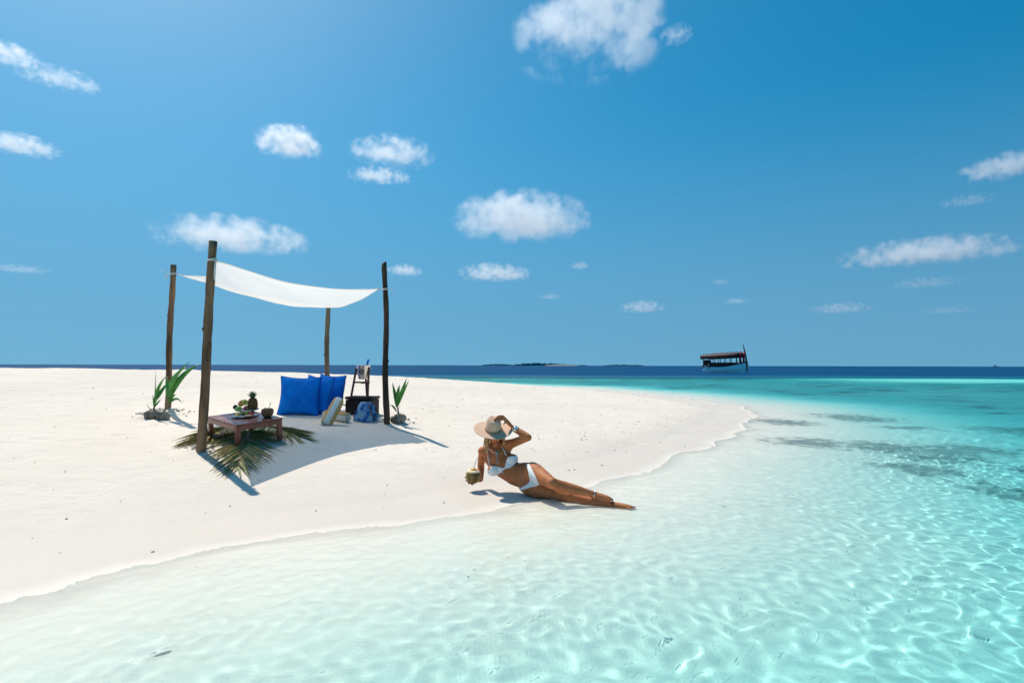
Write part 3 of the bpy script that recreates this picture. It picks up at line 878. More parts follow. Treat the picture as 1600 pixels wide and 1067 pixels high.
# ------------------------------------------------------------------ palm fronds
def leaflet_mesh(mat_):
    b = MB()
    prof = [(0, 0.2), (0.1, 0.75), (0.3, 1.0), (0.6, 0.75), (0.85, 0.35), (1.0, 0.03)]
    vs = []
    for t, w in prof:
        w *= 0.5
        vs += [(-w, t, 0.25 * w - 0.10 * t * t), (0, t, -0.10 * t * t), (w, t, 0.25 * w - 0.10 * t * t)]
    fs = []
    for i in range(len(prof) - 1):
        for k in (0, 1):
            fs.append((i * 3 + k, i * 3 + k + 1, i * 3 + k + 4, i * 3 + k + 3))
    b.add(vs, fs)
    return b.mesh('leaflet', mat_)
LF = [leaflet_mesh(M['frond']), leaflet_mesh(M['frond_green'])]
def frond(p0, p1, label, n=26, length=0.55, green=0.4, seed=1, rise=0.05, spread=(1.1, 0.25), skip=None):
    rr = random.Random(seed)
    p0, p1 = Vector(p0), Vector(p1)
    t = empty('palm_frond', p0, label=label, cat='palm frond', group='cut palm fronds spread under the low table')
    d = p1 - p0
    def rp(u):
        q = p0 + d * u
        return Vector((q.x, q.y, gz(q.x, q.y) + 0.015 + rise * math.sin(math.pi * min(u * 1.1, 1)))) - p0
    pts = [rp(u) for u in np.linspace(0, 1, 14)]
    MB().tube(pts, list(np.linspace(0.012, 0.003, 14)), 6, squash=0.7).obj('rachis', M['rachis'], t)
    heading = math.atan2(d.y, d.x)
    for side in (-1, 1):
        for k in range(n):
            u = 0.06 + 0.93 * (k + rr.random() * 0.7) / n
            base = rp(u)
            ang = spread[0] + (spread[1] - spread[0]) * u ** 0.8 + rr.uniform(-0.08, 0.08)
            hd = heading + side * ang
            L = length * (0.75 + 0.4 * math.sin(math.pi * (0.15 + 0.75 * u))) * rr.uniform(0.85, 1.1) * (1 if u < 0.8 else 1.35 - u * 0.45)
            end = p0 + base + Vector((math.cos(hd), math.sin(hd), 0)) * L
            tip = Vector((end.x, end.y, gz(end.x, end.y) + 0.012 + rr.uniform(0, 0.02)))
            yv = tip - (p0 + base)
            fr = frame(yv.normalized(), (math.sin(hd), -math.cos(hd), rr.uniform(-0.4, 0.4)))   # z=dir, x=width
            X, Yd = fr.col[0], fr.col[2]
            Zd = X.cross(Yd)
            if Zd.z < 0: X, Zd = -X, -Zd
            o = bpy.data.objects.new('leaflet', LF[1 if rr.random() < green else 0])
            COL.objects.link(o); o.parent = t
            wd = 0.026 * rr.uniform(0.7, 1.1)
            yl = yv.length
            o.matrix_local = Matrix.Translation(base + Vector((0, 0, 0.0))) @ Matrix((X * wd, Yd * yl, Zd * yl * 0.25)).transposed().to_4x4()
    return t
frond(at(392, 674), at(371, 733), 'olive palm frond fanning toward the water from the front table leg', 32, 0.60, 0.40, 3, spread=(1.25, 0.16))
frond(at(376, 668), at(318, 690), 'dried palm frond spread left of the table behind the thick pole', 24, 0.62, 0.2, 5, spread=(0.75, 0.12))
frond(at(402, 668), at(462, 682), 'dark green palm frond reaching right from beneath the table', 22, 0.56, 0.6, 8, spread=(0.85, 0.14))

# ------------------------------------------------------------------ cushions
def cushion(px, py, size, yaw, lean, label, roll=0.0, seed=0):
    c_ = at(px, py)
    t = empty('cushion', c_ + Vector((0, 0, -0.01)), (R(-lean), R(roll), R(yaw)), label, 'cushion', 'bright blue square cushions under the canopy')
    rr = random.Random(seed)
    b = MB(); n_ = 22
    f1, f2 = rr.uniform(0, 6), rr.uniform(0, 6)
    for side in (-1, 1):
        P = []
        for i in range(n_ + 1):
            row = []
            for j in range(n_ + 1):
                u, v = i / n_ * 2 - 1, j / n_ * 2 - 1
                e = (1 - u * u) * (1 - v * v)
                pin = 0.11 * ((1 - u * u) * abs(v) ** 3 + (1 - v * v) * abs(u) ** 3)      # sides pull in, corners stay out
                x = u * size / 2 * (1 - pin * (1 if abs(u) > abs(v) else 0.6)); z = v * size / 2 * (1 - pin * (1 if abs(v) >= abs(u) else 0.6))
                th = 0.125 * max(e, 0) ** 0.42
                th += 0.02 * math.sin(5 * u + f1) * math.cos(4 * v + f2) * e + 0.009 * math.sin(11 * u - 7 * v + f1) * e
                sag = 1 - 0.12 * (v < 0) * (-v) * 0
                row.append(Vector((x, side * th * (1.15 if v < -0.1 else 1.0), z + size / 2)))
            P.append(row if side > 0 else row[::-1])
        b.sheet(P)
    b.obj('cover', M['blue'], t)
    pp_ = []
    for (u0, v0), (u1, v1) in (((-1, -1), (1, -1)), ((1, -1), (1, 1)), ((1, 1), (-1, 1)), ((-1, 1), (-1, -1))):
        for k in range(12):
            q = k / 12; u = u0 + (u1 - u0) * q; v = v0 + (v1 - v0) * q
            pin = 0.11 * ((1 - u * u) * abs(v) ** 3 + (1 - v * v) * abs(u) ** 3)
            pp_.append(Vector((u * size / 2 * (1 - pin * (1 if abs(u) > abs(v) else .6)), 0, v * size / 2 * (1 - pin * (1 if abs(v) >= abs(u) else .6)) + size / 2)))
    pp_.append(pp_[0])
    MB().tube(pp_, 0.008, 6).obj('seam', M['seam'], t)
    return t
cushion(465, 648.5, 0.67, 8, 14, 'frontmost and leftmost of the three bright blue cushions, next to the table', 1.5, 1)
cushion(489, 645.5, 0.66, -30, 12, 'middle blue cushion, half hidden behind the front one', 4, 2)
cushion(511, 641.5, 0.66, -30, 10, 'rearmost blue cushion next to the dark chest', 2, 3)

# ------------------------------------------------------------------ chest, stand, bucket, bottle
bx = at(559.5, 649)
chest = empty('wooden_chest', bx, (0, 0, R(-7)), 'dark brown wooden chest with a flat lid beneath the bucket stand', 'chest')
HW = 0.49
MB().box((0, 0.20, 0.10), (HW - 0.02, 0.38, 0.34)).obj('body', M['box'], chest, False, bevel=0.006)
MB().box((0, 0.20, 0.30), (HW, 0.40, 0.045)).obj('lid', M['box'], chest, False, bevel=0.006)
for k in range(3):
    MB().box((0, -0.0, 0.02 + 0.088 * k), (HW - 0.03, 0.022, 0.082)).obj('front_board', M['box'], chest, False, bevel=0.003)
tp = chest.matrix_basis @ Vector((0, 0.20, 0.3235))
st = empty('bucket_stand', tp, (0, 0, R(-7)), 'brown wooden three legged stand on the chest holding the wine bucket', 'stand')
SH = 0.50
for a, b_ in (((-0.17, -0.1, 0), (-0.115, -0.02, SH)), ((0.13, -0.1, 0), (0.115, -0.02, SH)), ((0.02, 0.15, 0), (0.0, 0.115, SH - 0.1))):
    MB().bar(a, b_, 0.034, 0.026, up=(0, 1, 0)).obj('leg', M['stand'], st, False, bevel=0.003)
MB().bar((-0.15, -0.058, 0.245), (0.145, -0.058, 0.245), 0.024, 0.03).obj('crossbar', M['stand'], st, False, bevel=0.002)
MB().bar((0.0, -0.058, 0.235), (0.008, 0.13, 0.235), 0.024, 0.03).obj('crossbar', M['stand'], st, False, bevel=0.002)
bk = empty('wine_bucket', tp + Vector((0.005, 0, 0.30)), (0, 0, 0), 'shiny steel wine bucket with a round emblem held in the wooden stand', 'bucket')
MB().lathe([(0.002, 0), (0.083, 0.0), (0.087, 0.01), (0.118, 0.235), (0.125, 0.242), (0.125, 0.25), (0.117, 0.25), (0.113, 0.235), (0.083, 0.02), (0.002, 0.02)], 32).obj('pail', M['steel'], bk)
em = MB()
for r_ in (0.042, 0.030):
    em.tube([Vector((math.sin(a) * r_, -0.108 - 0.13 * (math.cos(a) * r_) + 0.35 * (math.sin(a) * r_) ** 2 * 8, 0.13 + math.cos(a) * r_)) for a in np.linspace(0, 2 * math.pi, 25)], 0.003, 6)
em.tube([(-0.012, -0.108, 0.112), (-0.008, -0.111, 0.13), (0.0, -0.114, 0.148), (0.008, -0.111, 0.13), (0.012, -0.108, 0.112)], 0.003, 6)
em.obj('emblem', M['box'], bk)
hd_ = MB()
for s_ in (-1, 1):
    hd_.tube([(s_ * 0.112, -0.02, 0.2), (s_ * 0.135, -0.02, 0.19), (s_ * 0.14, 0, 0.18), (s_ * 0.135, 0.02, 0.19), (s_ * 0.112, 0.02, 0.2)], 0.005, 6)
hd_.obj('handle', M['steel'], bk)
bo = empty('wine_bottle', tp + Vector((0.02, 0.01, 0.345)), (R(-4), R(12), 0), 'blue wine bottle leaning in the steel bucket', 'bottle')
MB().lathe([(0.002, 0), (0.036, 0.0), (0.037, 0.15), (0.03, 0.185), (0.0145, 0.215), (0.0135, 0.29), (0.0165, 0.295), (0.0165, 0.31), (0.002, 0.312)], 20).obj('glass', M['bottle'], bo)
MB().lathe([(0.0155, 0.245), (0.0178, 0.247), (0.0182, 0.313), (0.002, 0.316)], 16).obj('foil_cap', M['blue'], bo)

# ------------------------------------------------------------------ rolled towels
m = bpy.data.materials.new('striped_towel')
m.use_nodes = True
n, l = m.node_tree.nodes, m.node_tree.links
p = n['Principled BSDF']; p.inputs['Roughness'].default_value = 0.95; p.inputs['Sheen Weight'].default_value = 0.3
tc = n.new('ShaderNodeTexCoord'); sx = n.new('ShaderNodeSeparateXYZ'); l.new(tc.outputs['Object'], sx.inputs[0])
ax_ = math_('ABSOLUTE', sx.outputs[0], 0)
c = mixc(math_('GREATER_THAN', ax_, 0.044), (0.76, 0.74, 0.70), (0.60, 0.30, 0.06))
c = mixc(math_('MULTIPLY', math_('GREATER_THAN', ax_, 0.062), math_('LESS_THAN', ax_, 0.067)), c, (0.68, 0.55, 0.35))
l.new(c, p.inputs['Base Color'])
nz = n.new('ShaderNodeTexNoise'); nz.inputs['Scale'].default_value = 160; l.new(tc.outputs['Object'], nz.inputs['Vector'])
b_ = n.new('ShaderNodeBump'); b_.inputs['Distance'].default_value = 0.002; l.new(nz.outputs[0], b_.inputs['Height']); l.new(b_.outputs[0], p.inputs['Normal'])
M['towel'] = m
def towel(mw, label):
    t = bpy.data.objects.new('rolled_towel', None); COL.objects.link(t); t.matrix_world = mw
    props(t, label, 'towel', 'striped rolled towels on the sand')
    rings = []
    L = 0.5
    for z, k in ((0, 0.90), (0.006, 0.97), (0.02, 1), (L * .3, 1.01), (L * .6, 1.0), (L * .82, 0.985), (L * .92, 0.90), (L * .97, 0.74), (L, 0.45)):
        ring = []
        for q in range(32):
            a = 2 * math.pi * q / 32
            cx, cy = math.cos(a), math.sin(a)
            x = 0.088 * math.copysign(abs(cx) ** 0.8, cx) * k; y = 0.062 * math.copysign(abs(cy) ** 0.8, cy) * k
            ring.append(Vector((x, y, z)))
        rings.append(ring)
    MB().rings(rings).obj('roll', M['towel'], t)
    sp = MB()
    for q in range(3):
        rad_ = 0.052 - q * 0.016
        sp.tube([Vector((rad_ * math.cos(a) * 1.35, rad_ * math.sin(a), -0.003)) for a in np.linspace(0, 2 * math.pi, 26)], 0.006, 6)
    sp.obj('end_spiral', M['towel_inner'], t)
    fr = MB()
    rr = random.Random(3)
    for q in range(26):
        a = rr.uniform(0, 6.28); r_ = rr.uniform(0.5, 1)
        s0 = Vector((0.08 * math.cos(a) * r_, 0.055 * math.sin(a) * r_, 0))
        fr.tube([s0, s0 + Vector((rr.uniform(-.012, .012), rr.uniform(-.012, .012), -0.028)), s0 + Vector((rr.uniform(-.02, .02), rr.uniform(-.02, .02), -0.05))], 0.0025, 4)
    o = fr.obj('fringe', M['towel_inner'], t); o['kind'] = 'stuff'
    return t
# one lies flat, its open fringed end to the right; the other leans on it
q = at(541, 661)
ld = Vector((-0.90, 0.40, 0.06)).normalized()
fr_m = frame(ld, (0, 0.0, 1)); 
towel(Matrix.Translation(q + Vector((0, 0.06, 0.075))) @ Matrix((fr_m.col[0] * 1.0, fr_m.col[1], fr_m.col[2])).transposed().to_4x4(),
      'striped towel roll lying flat on the sand with its fringed end to the right')
q = at(508.5, 665)
ld = Vector((0.22, 0.62, 0.74)).normalized()
fr_m = frame(ld, (0.96, 0.28, 0.0))
towel(Matrix.Translation(q + Vector((0, 0.03, 0.02))) @ fr_m.to_4x4(), 'striped towel roll propped up on the other towel, its rounded end raised')

# ------------------------------------------------------------------ blue bag
m = bpy.data.materials.new('blue_print_cotton')
m.use_nodes = True
n, l = m.node_tree.nodes, m.node_tree.links
p = n['Principled BSDF']; p.inputs['Roughness'].default_value = 0.85
tc = n.new('ShaderNodeTexCoord')
vo = n.new('ShaderNodeTexVoronoi'); vo.inputs['Scale'].default_value = 13; vo.feature = 'F1'; vo.distance = 'CHEBYCHEV'
nz = n.new('ShaderNodeTexNoise'); nz.inputs['Scale'].default_value = 38; nz.inputs['Detail'].default_value = 4
ge2 = n.new('ShaderNodeTexChecker'); ge2.inputs['Scale'].default_value = 11
for k in (vo, nz, ge2): l.new(tc.outputs['Object'], k.inputs['Vector'])
c = mixc(ge2.outputs['Fac'], (0.01, 0.10, 0.36), (0.03, 0.20, 0.50))
c = mixc(math_('MULTIPLY', mapr(vo.outputs['Distance'], 0.42, 0.49), 0.7), c, (0.34, 0.52, 0.70))
c = mixc(mapr(nz.outputs[0], 0.6, 0.75, 0, 0.35), c, (0.36, 0.54, 0.70))
l.new(c, p.inputs['Base Color'])
M['batik'] = m
M['strap'] = pmat('brown_leather', (0.10, 0.04, 0.02), (0.15, 0.07, 0.035), 20, 0.5)
bp_ = at(569, 659.5)
bag = empty('beach_bag', bp_ + Vector((0, 0.06, 0)), (0, 0, R(-6)), 'slouching blue patterned cloth bag in front of the dark chest', 'bag')
rings = []
for z, sx_, sy_, ox in ((-0.02, .17, .085, 0), (0.02, .195, .105, 0), (0.08, .19, .11, 0.005), (0.16, .165, .095, 0.01), (0.23, .135, .07, 0.012), (0.285, .115, .045, 0.01), (0.31, .10, .03, 0.005), (0.315, .05, .012, 0)):
    ring = []
    for q in range(56):
        a = 2 * math.pi * q / 56
        f = 1 + 0.10 * math.sin(7 * a + z * 9) * min(1, z * 5 + .2) + 0.05 * math.sin(13 * a - z * 16)
        ring.append(Vector((sx_ * math.cos(a) * f + ox, sy_ * math.sin(a) * f + 0.04 * z, z + 0.012 * math.sin(5 * a))))
    rings.append(ring)
MB().rings(rings).obj('cloth_body', M['batik'], bag)
MB().tube([(0.06, -0.045, 0.30), (0.115, -0.085, 0.22), (0.155, -0.105, 0.13), (0.175, -0.085, 0.07), (0.19, -0.02, 0.10), (0.18, 0.03, 0.2), (0.10, 0.0, 0.30)], 0.013, 8, squash=0.4).obj('strap', M['strap'], bag)
kt = MB()
for k in range(7):
    a = -2.6 + k * 0.33
    s0 = Vector((0.19 * math.cos(a), 0.11 * math.sin(a), 0.02))
    kt.tube([s0, s0 * 1.15 + Vector((0, 0, -0.015)), s0 * 1.28 + Vector((0.01, 0, -0.03))], 0.004, 5)
kt.obj('tassels', M['towel_inner'], bag)

# ------------------------------------------------------------------ sprouting coconuts
def blade(mb, pts, w, fold=0.35, side=None):
    """a folded leaf blade along pts, widest in the middle"""
    P = []
    n_ = len(pts)
    for i, q in enumerate(pts):
        t_ = (pts[min(i + 1, n_ - 1)] - pts[max(i - 1, 0)]).normalized()
        sd = t_.cross(Vector((0, 1, 0.15)) if side is None else Vector(side)).normalized()
        nm = sd.cross(t_).normalized()
        u = i / (n_ - 1)
        ww = 0.62 * w * (math.sin(math.pi * (0.08 + 0.92 * u) ** 0.75) * 0.96 + 0.04)
        P.append([q - sd * ww + nm * ww * fold, q, q + sd * ww + nm * ww * fold])
    mb.sheet(P)
def curve(p0, p1, p2, n_=10):
    return [p0 * (1 - t) ** 2 + p1 * 2 * t * (1 - t) + p2 * t * t for t in np.linspace(0, 1, n_)]
def sprout(base, label, husk_r, husk_rot, stem_top, leaves, twig=None):
    t = empty('palm_sprout', base, label=label, cat='palm sprout', group='sprouting coconuts planted by the poles')
    b = MB().ball((0, 0, husk_r[2] * 0.55), husk_r, Euler(husk_rot).to_matrix(), 18, 12, fn=lambda v, d: v * (1 + 0.05 * math.cos(3 * math.atan2(d.z, d.y))))
    b.obj('coconut_husk', M['husk'], t)
    s0 = Vector((0, 0, husk_r[2] * 1.3))
    MB().tube(curve(s0, (s0 + Vector(stem_top)) / 2 + Vector((0.01, 0, 0)), Vector(stem_top), 6), [0.016, 0.015, 0.013, 0.012, 0.010, 0.008], 8).obj('stem', M['stem'], t)
    for p0, p1, p2, w in leaves:
        mb = MB(); blade(mb, curve(Vector(p0), Vector(p1), Vector(p2)), w)
        mb.obj('leaf', M['leaf'], t, solid=0.0015)
    if twig:
        MB().tube([Vector(q) for q in twig], [0.007, 0.005, 0.003], 6).obj('dead_sheath', M['stem'], t)
    return t
def L3(base, px, py, dy=0.0):
    return on_y(px, py, base.y + dy) - base
bL = at(239.5, 652)
sprout(bL, 'palm sprout on a pale coconut left of the pole, with one straight spike leaf', (0.125, 0.10, 0.075), (0, 0.1, 0.3), L3(bL, 241, 632),
       [(L3(bL, 241, 640), L3(bL, 242.5, 612), L3(bL, 243.3, 578), 0.014), (L3(bL, 241.5, 628), L3(bL, 244, 604), L3(bL, 259, 588, -.1), 0.042),
        (L3(bL, 242, 626), L3(bL, 249, 612), L3(bL, 264, 596, .1), 0.05), (L3(bL, 241, 637), L3(bL, 240, 629), L3(bL, 238.5, 616), 0.025), (L3(bL, 241, 636), L3(bL, 246, 629), L3(bL, 252, 623), 0.022),
        (L3(bL, 240.5, 634), L3(bL, 243, 626), L3(bL, 247, 620, -.1), 0.02)],
       [L3(bL, 237, 641), L3(bL, 233, 637), L3(bL, 229.5, 632)])
bM = at(262.5, 653) + Vector((0, -0.12, 0.0)); bM.z = gz(bM.x, bM.y)
sprout(bM, 'tallest palm sprout with broad arching leaves in front of the left rear pole', (0.10, 0.09, 0.075), (0, -0.1, 0.1), L3(bM, 264, 628),
       [(L3(bM, 264, 624), L3(bM, 262, 592), L3(bM, 297, 564.5, -.2), 0.055), (L3(bM, 265, 622), L3(bM, 277, 583), L3(bM, 313, 568.5, .15), 0.07), (L3(bM, 265, 624), L3(bM, 268, 598), L3(bM, 277, 582), 0.065),
        (L3(bM, 264, 626), L3(bM, 259, 600), L3(bM, 261, 588, .1), 0.05), (L3(bM, 264, 602), L3(bM, 270, 582), L3(bM, 294, 573, .25), 0.032),
        (L3(bM, 264, 632), L3(bM, 269, 615), L3(bM, 275.5, 617, -.05), 0.03), (L3(bM, 265, 630), L3(bM, 276, 616), L3(bM, 284, 630, -.1), 0.028)])
bR = at(622.5, 659)
sprout(bR, 'lone palm sprout on a coconut to the right of the crooked dark pole', (0.13, 0.10, 0.085), (0, -0.25, 0.2), L3(bR, 620.5, 634),
       [(L3(bR, 620, 636), L3(bR, 617, 614), L3(bR, 612.8, 597), 0.045), (L3(bR, 620.5, 634), L3(bR, 628, 612), L3(bR, 635.5, 590.5), 0.055), (L3(bR, 620.5, 634), L3(bR, 630, 612), L3(bR, 639.5, 593, .1), 0.035),
        (L3(bR, 620, 632), L3(bR, 621, 612), L3(bR, 624.5, 601, -.1), 0.05), (L3(bR, 619.5, 643), L3(bR, 614, 632), L3(bR, 609.5, 633), 0.026)],
       [L3(bR, 621, 646), L3(bR, 622.5, 640), L3(bR, 624, 633)])

# ------------------------------------------------------------------ loose sand clods and beach litter
M['clod'] = pmat('loose_sand', (0.62, 0.57, 0.51), (0.52, 0.47, 0.42), 20, 1.0, 0.004, 60, spec=0.1)
rr = random.Random(11)
cl = MB()
for hx, hy, hr, hh in HEAPS:
    for k in range(55):
        a = rr.uniform(0, 6.28); d = abs(rr.gauss(0, 0.62)) * hr
        x, y = hx + d * math.cos(a) * 1.3, hy + d * math.sin(a); r_ = rr.uniform(0.006, 0.026)
        cl.ball((x, y, gz(x, y) + r_ * 0.3), (r_ * rr.uniform(.8, 1.4), r_, r_ * 0.8), Euler((rr.random() * 3, rr.random() * 3, 0)).to_matrix(), 6, 4)
o = cl.obj('sand_clods', M['clod'], None); props(o, 'loose lumps of sand heaped around the poles and sprouts', 'sand', kind='stuff')
M['litter'] = pmat('shell_and_twig_bits', (0.30, 0.23, 0.17), (0.55, 0.48, 0.40), 3, 0.9)
lt = MB()
cands = []
for k in range(420):
    x, y = rr.uniform(-9, 7), 3 + 21 * rr.random() ** 1.6
    cands.append((x, y))
for k in range(70):                                  # tide wrack along the right flank
    u = rr.random(); cands.append((0.2 + 3.6 * u + rr.gauss(0, .35), 8.2 + 5.2 * u + rr.gauss(0, 0.7)))
sd_ = shore_dist(np.array([c[0] for c in cands]), np.array([c[1] for c in cands]))
zz_ = land(np.array([c[0] for c in cands]), np.array([c[1] for c in cands]))
for (x, y), s_, z in zip(cands, sd_, zz_):
    if s_ < -4.5 or (s_ < -0.2 and rr.random() < 0.65): continue
    r_ = 0.003 + 0.007 * rr.random() ** 4 + 0.00045 * y
    E_ = Euler((rr.random() * .5, rr.random() * .5, rr.random() * 6.28)).to_matrix()
    if rr.random() < 0.3:
        ln = rr.uniform(0.012, 0.05) * (0.7 + y * 0.04)
        dv = E_ @ Vector((ln, 0, 0)); dv.z *= 0.2
        lt.tube([Vector((x, y, z + 0.003)), Vector((x, y, z + 0.006)) + dv * .5 + Vector((0, 0.004, 0)), Vector((x, y, z + 0.003)) + dv], [0.002 + .0003 * y, 0.003 + .0003 * y, 0.001], 4)
    else:
        lt.ball((x, y, z + r_ * 0.2), (r_ * rr.uniform(.8, 1.9), r_, r_ * .5), E_, 6, 4)
o = lt.obj('beach_litter', M['litter'], None); props(o, 'scattered shell bits, twigs and coral crumbs on the sand', 'litter', kind='stuff')
o.cycles.is_caustics_receiver = True

# ------------------------------------------------------------------ reclining woman
def J(px, py, y): return on_y(px, py, y)
hipc = J(829, 745, 5.72)
wai = J(804, 737, 5.80)
rib = J(786, 723, 5.86)
che = J(776, 708, 5.90)
nek = J(774, 697, 5.91)
person = empty('person', Vector((hipc.x, hipc.y, 0)), label='tanned woman in a white bikini and tan hat reclining at the waterline with a coconut', cat='person')
ORG = Vector((hipc.x, hipc.y, 0))
PB = MB()
def lc(v): return Vector(v) - ORG
def ell_ring(c, lat, spine, a, b, n_=20, fr=1.0):
    t = Vector(spine).normalized(); lat = Vector(lat); lat = (lat - t * lat.dot(t)).normalized(); fro = t.cross(lat)
    if fro.y > 0: fro = -fro
    out_ = []
    for k in range(n_):
        q = 2 * math.pi * k / n_
        out_.append(lc(c) + lat * a * math.cos(q) + fro * b * math.sin(q))
    return out_
pel_low = hipc + Vector((0.075, -0.05, -0.02))
spine = [(pel_low, (0.5, -0.1, 0.86), 0.10, 0.085), (hipc + Vector((0.03, -0.015, -0.005)), (0.5, -0.1, 0.86), 0.157, 0.112), (hipc + Vector((-0.03, 0.015, 0.01)), (0.52, -0.08, 0.85), 0.155, 0.108),
         ((hipc + wai) / 2 + Vector((0, 0.005, 0.012)), (0.57, -0.05, 0.82), 0.128, 0.090), (wai, (0.66, 0, 0.75), 0.114, 0.080),
         ((wai + rib) / 2, (0.76, 0, 0.65), 0.118, 0.083), (rib, (0.87, 0, 0.5), 0.132, 0.092), (che, (0.96, 0, 0.27), 0.140, 0.090),
         ((che * 0.45 + nek * 0.55), (0.97, 0, 0.23), 0.125, 0.070), (nek + Vector((0, 0.005, 0.005)), (0.97, 0, 0.2), 0.060, 0.050)]
rings = []
for i, (c_, lat, a, b) in enumerate(spine):
    t = spine[min(i + 1, len(spine) - 1)][0] - spine[max(i - 1, 0)][0]
    rings.append(ell_ring(c_, lat, t, a, b))
PB.rings(rings)
Hc = J(773.5, 674, 5.84)
fdir = Vector((0.06, -0.90, -0.42)).normalized()
hx_ = Vector((1, 0.05, 0.10)); hx_ = (hx_ - fdir * hx_.dot(fdir)).normalized()
hup = hx_.cross(fdir) * -1
if hup.z < 0: hup = -hup
HM = Matrix((hx_, fdir, hup)).transposed()          # x = her left in the picture, y = face, z = crown
def H(x, y, z): return Hc + HM @ Vector((x, y, z))
PB.tube([lc(nek + Vector((0, 0.01, -0.03))), lc((nek + Hc) / 2 + Vector((0, 0.012, 0))), lc(Hc + Vector((0, 0.015, 0)))], [0.056, 0.047, 0.048], 14)
def head_fn(v, d):
    if d.z < 0:                                     # narrow the jaw
        k = 1 + 0.30 * d.z * (1 - 0.35 * max(d.y, 0))
        v = Vector((v.x * k, v.y * (1 + 0.12 * d.z) + 0.012 * max(0, -d.z), v.z))
    return v
PB.ball(lc(Hc), (0.071, 0.092, 0.112), HM, 22, 16, fn=head_fn)
PB.tube([lc(H(0, 0.086, 0.012)), lc(H(0, 0.099, -0.015)), lc(H(0, 0.107, -0.030)), lc(H(0, 0.088, -0.040))], [0.008, 0.010, 0.014, 0.007], 10)     # nose
PB.ball(lc(H(0, 0.080, -0.088)), (0.020, 0.016, 0.014), HM, 10, 8)      # chin
PB.ball(lc(H(0.0, 0.086, -0.060)), (0.023, 0.010, 0.011), HM, 10, 8)    # mouth
for s_ in (-1, 1):
    PB.ball(lc(H(s_ * 0.038, 0.066, -0.025)), (0.024, 0.022, 0.022), HM, 10, 8)                  # cheek
    PB.ball(lc(H(s_ * 0.071, -0.002, -0.012)), (0.010, 0.020, 0.030), HM, 10, 8)                 # ear
# shoulders and arms
shR, shL = J(754, 702, 5.93), J(797, 691, 5.89)
PB.tube([lc(nek + Vector((0, .015, -.005))), lc((nek + shR) / 2 + Vector((0, 0.01, 0.012))), lc(shR)], [0.044, 0.046, 0.050], 14)
PB.tube([lc(nek + Vector((0, .015, -.005))), lc((nek + shL) / 2 + Vector((0, 0.01, 0.008))), lc(shL)], [0.044, 0.047, 0.052], 14)
elR, wrR = J(751.5, 724, 6.03), J(751.0, 748.5, 5.94)
PB.tube([lc(che + Vector((-0.06, 0.0, 0.0))), lc(shR), lc(shR * .6 + elR * .4), lc(elR)], [0.05, 0.049, 0.041, 0.037], 14)
PB.ball(lc(shR), 0.05); PB.ball(lc(elR), 0.038)
PB.tube([lc(elR), lc(elR * .65 + wrR * .35), lc(wrR)], [0.037, 0.037, 0.026], 14)
elL, wrL = J(825, 680.5, 5.74), J(801, 665, 5.84)
PB.tube([lc(che + Vector((0.06, 0.0, 0.0))), lc(shL), lc(shL * .55 + elL * .45), lc(elL)], [0.052, 0.051, 0.043, 0.037], 14)
PB.ball(lc(shL), 0.052); PB.ball(lc(elL), 0.0385)
PB.tube([lc(elL), lc(elL * .68 + wrL * .32), lc(wrL)], [0.038, 0.038, 0.025], 14)
# breasts
for px_, py_, y_ in ((770.5, 731.5, 5.80), (800.0, 714.5, 5.80)):
    PB.ball(lc(J(px_, py_, y_)), (0.058, 0.050, 0.055), nu=16, nv=12)
# legs : far/lower (her right) lies in the wash, near/upper (her left) crosses over it
hipU, knU, anU, toU = J(832, 733, 5.66), J(863, 752, 5.30), J(930, 769.5, 5.27), J(958, 778.5, 5.20)
hipL, knL, anL, toL = J(828, 757, 5.68), J(891, 772.5, 5.42), J(952, 784.5, 5.24), J(993, 791, 5.13)
def leg(h_, k_, a_, t_, kneeup):
    m1 = h_ * 0.6 + k_ * 0.4; m2 = k_ * 0.68 + a_ * 0.32
    PB.tube([lc(h_), lc(h_ * .8 + k_ * .2), lc(m1), lc(h_ * .15 + k_ * .85), lc(k_)], [0.088, 0.090, 0.080, 0.060, 0.053], 18)
    PB.ball(lc(h_), 0.089, nu=16, nv=12); PB.ball(lc(k_ + kneeup), (0.053, 0.052, 0.052), nu=16, nv=12)
    calf = Vector((0, 0.012, -0.006))
    PB.tube([lc(k_), lc(k_ * .85 + a_ * .15 + calf * .6), lc(m2 + calf), lc(k_ * .35 + a_ * .65), lc(k_ * .1 + a_ * .9), lc(a_)], [0.051, 0.052, 0.052, 0.040, 0.031, 0.031], 16)
    f = (t_ - a_); L_ = f.length; f.normalize()
    sd = f.cross(Vector((0, 0, 1))).normalized(); u = sd.cross(f)
    FM = Matrix((f, sd, u)).transposed()
    PB.ball(lc(a_ - f * 0.012 - u * 0.012), (0.036, 0.030, 0.032), FM, 12, 8)
    PB.tube([lc(a_), lc(a_ + f * L_ * .35), lc(a_ + f * L_ * .68), lc(a_ + f * L_ * .84)], [0.032, 0.034, 0.033, 0.024], 14, squash=0.85)
    for k in range(5):
        o_ = (k - 2) * 0.0135
        ln = [0.98, 1.0, 0.97, 0.93, 0.88][k] * L_
        PB.tube([lc(a_ + f * L_ * .74 + sd * o_), lc(a_ + f * (L_ * .5 + ln * .36) + sd * o_ + u * .002), lc(a_ + f * ln + sd * o_ * 1.05 - u * 0.004)], [0.011, 0.0095, 0.007] if k else [0.013, 0.012, 0.009], 8)
leg(hipL, knL, anL, toL, Vector((0, -0.004, 0.004)))
leg(hipU, knU, anU, toU, Vector((0, -0.006, 0.006)))
PB.ball(lc(hipc + Vector((-0.02, 0.07, -0.03))), (0.12, 0.10, 0.12), nu=16, nv=12)     # seat
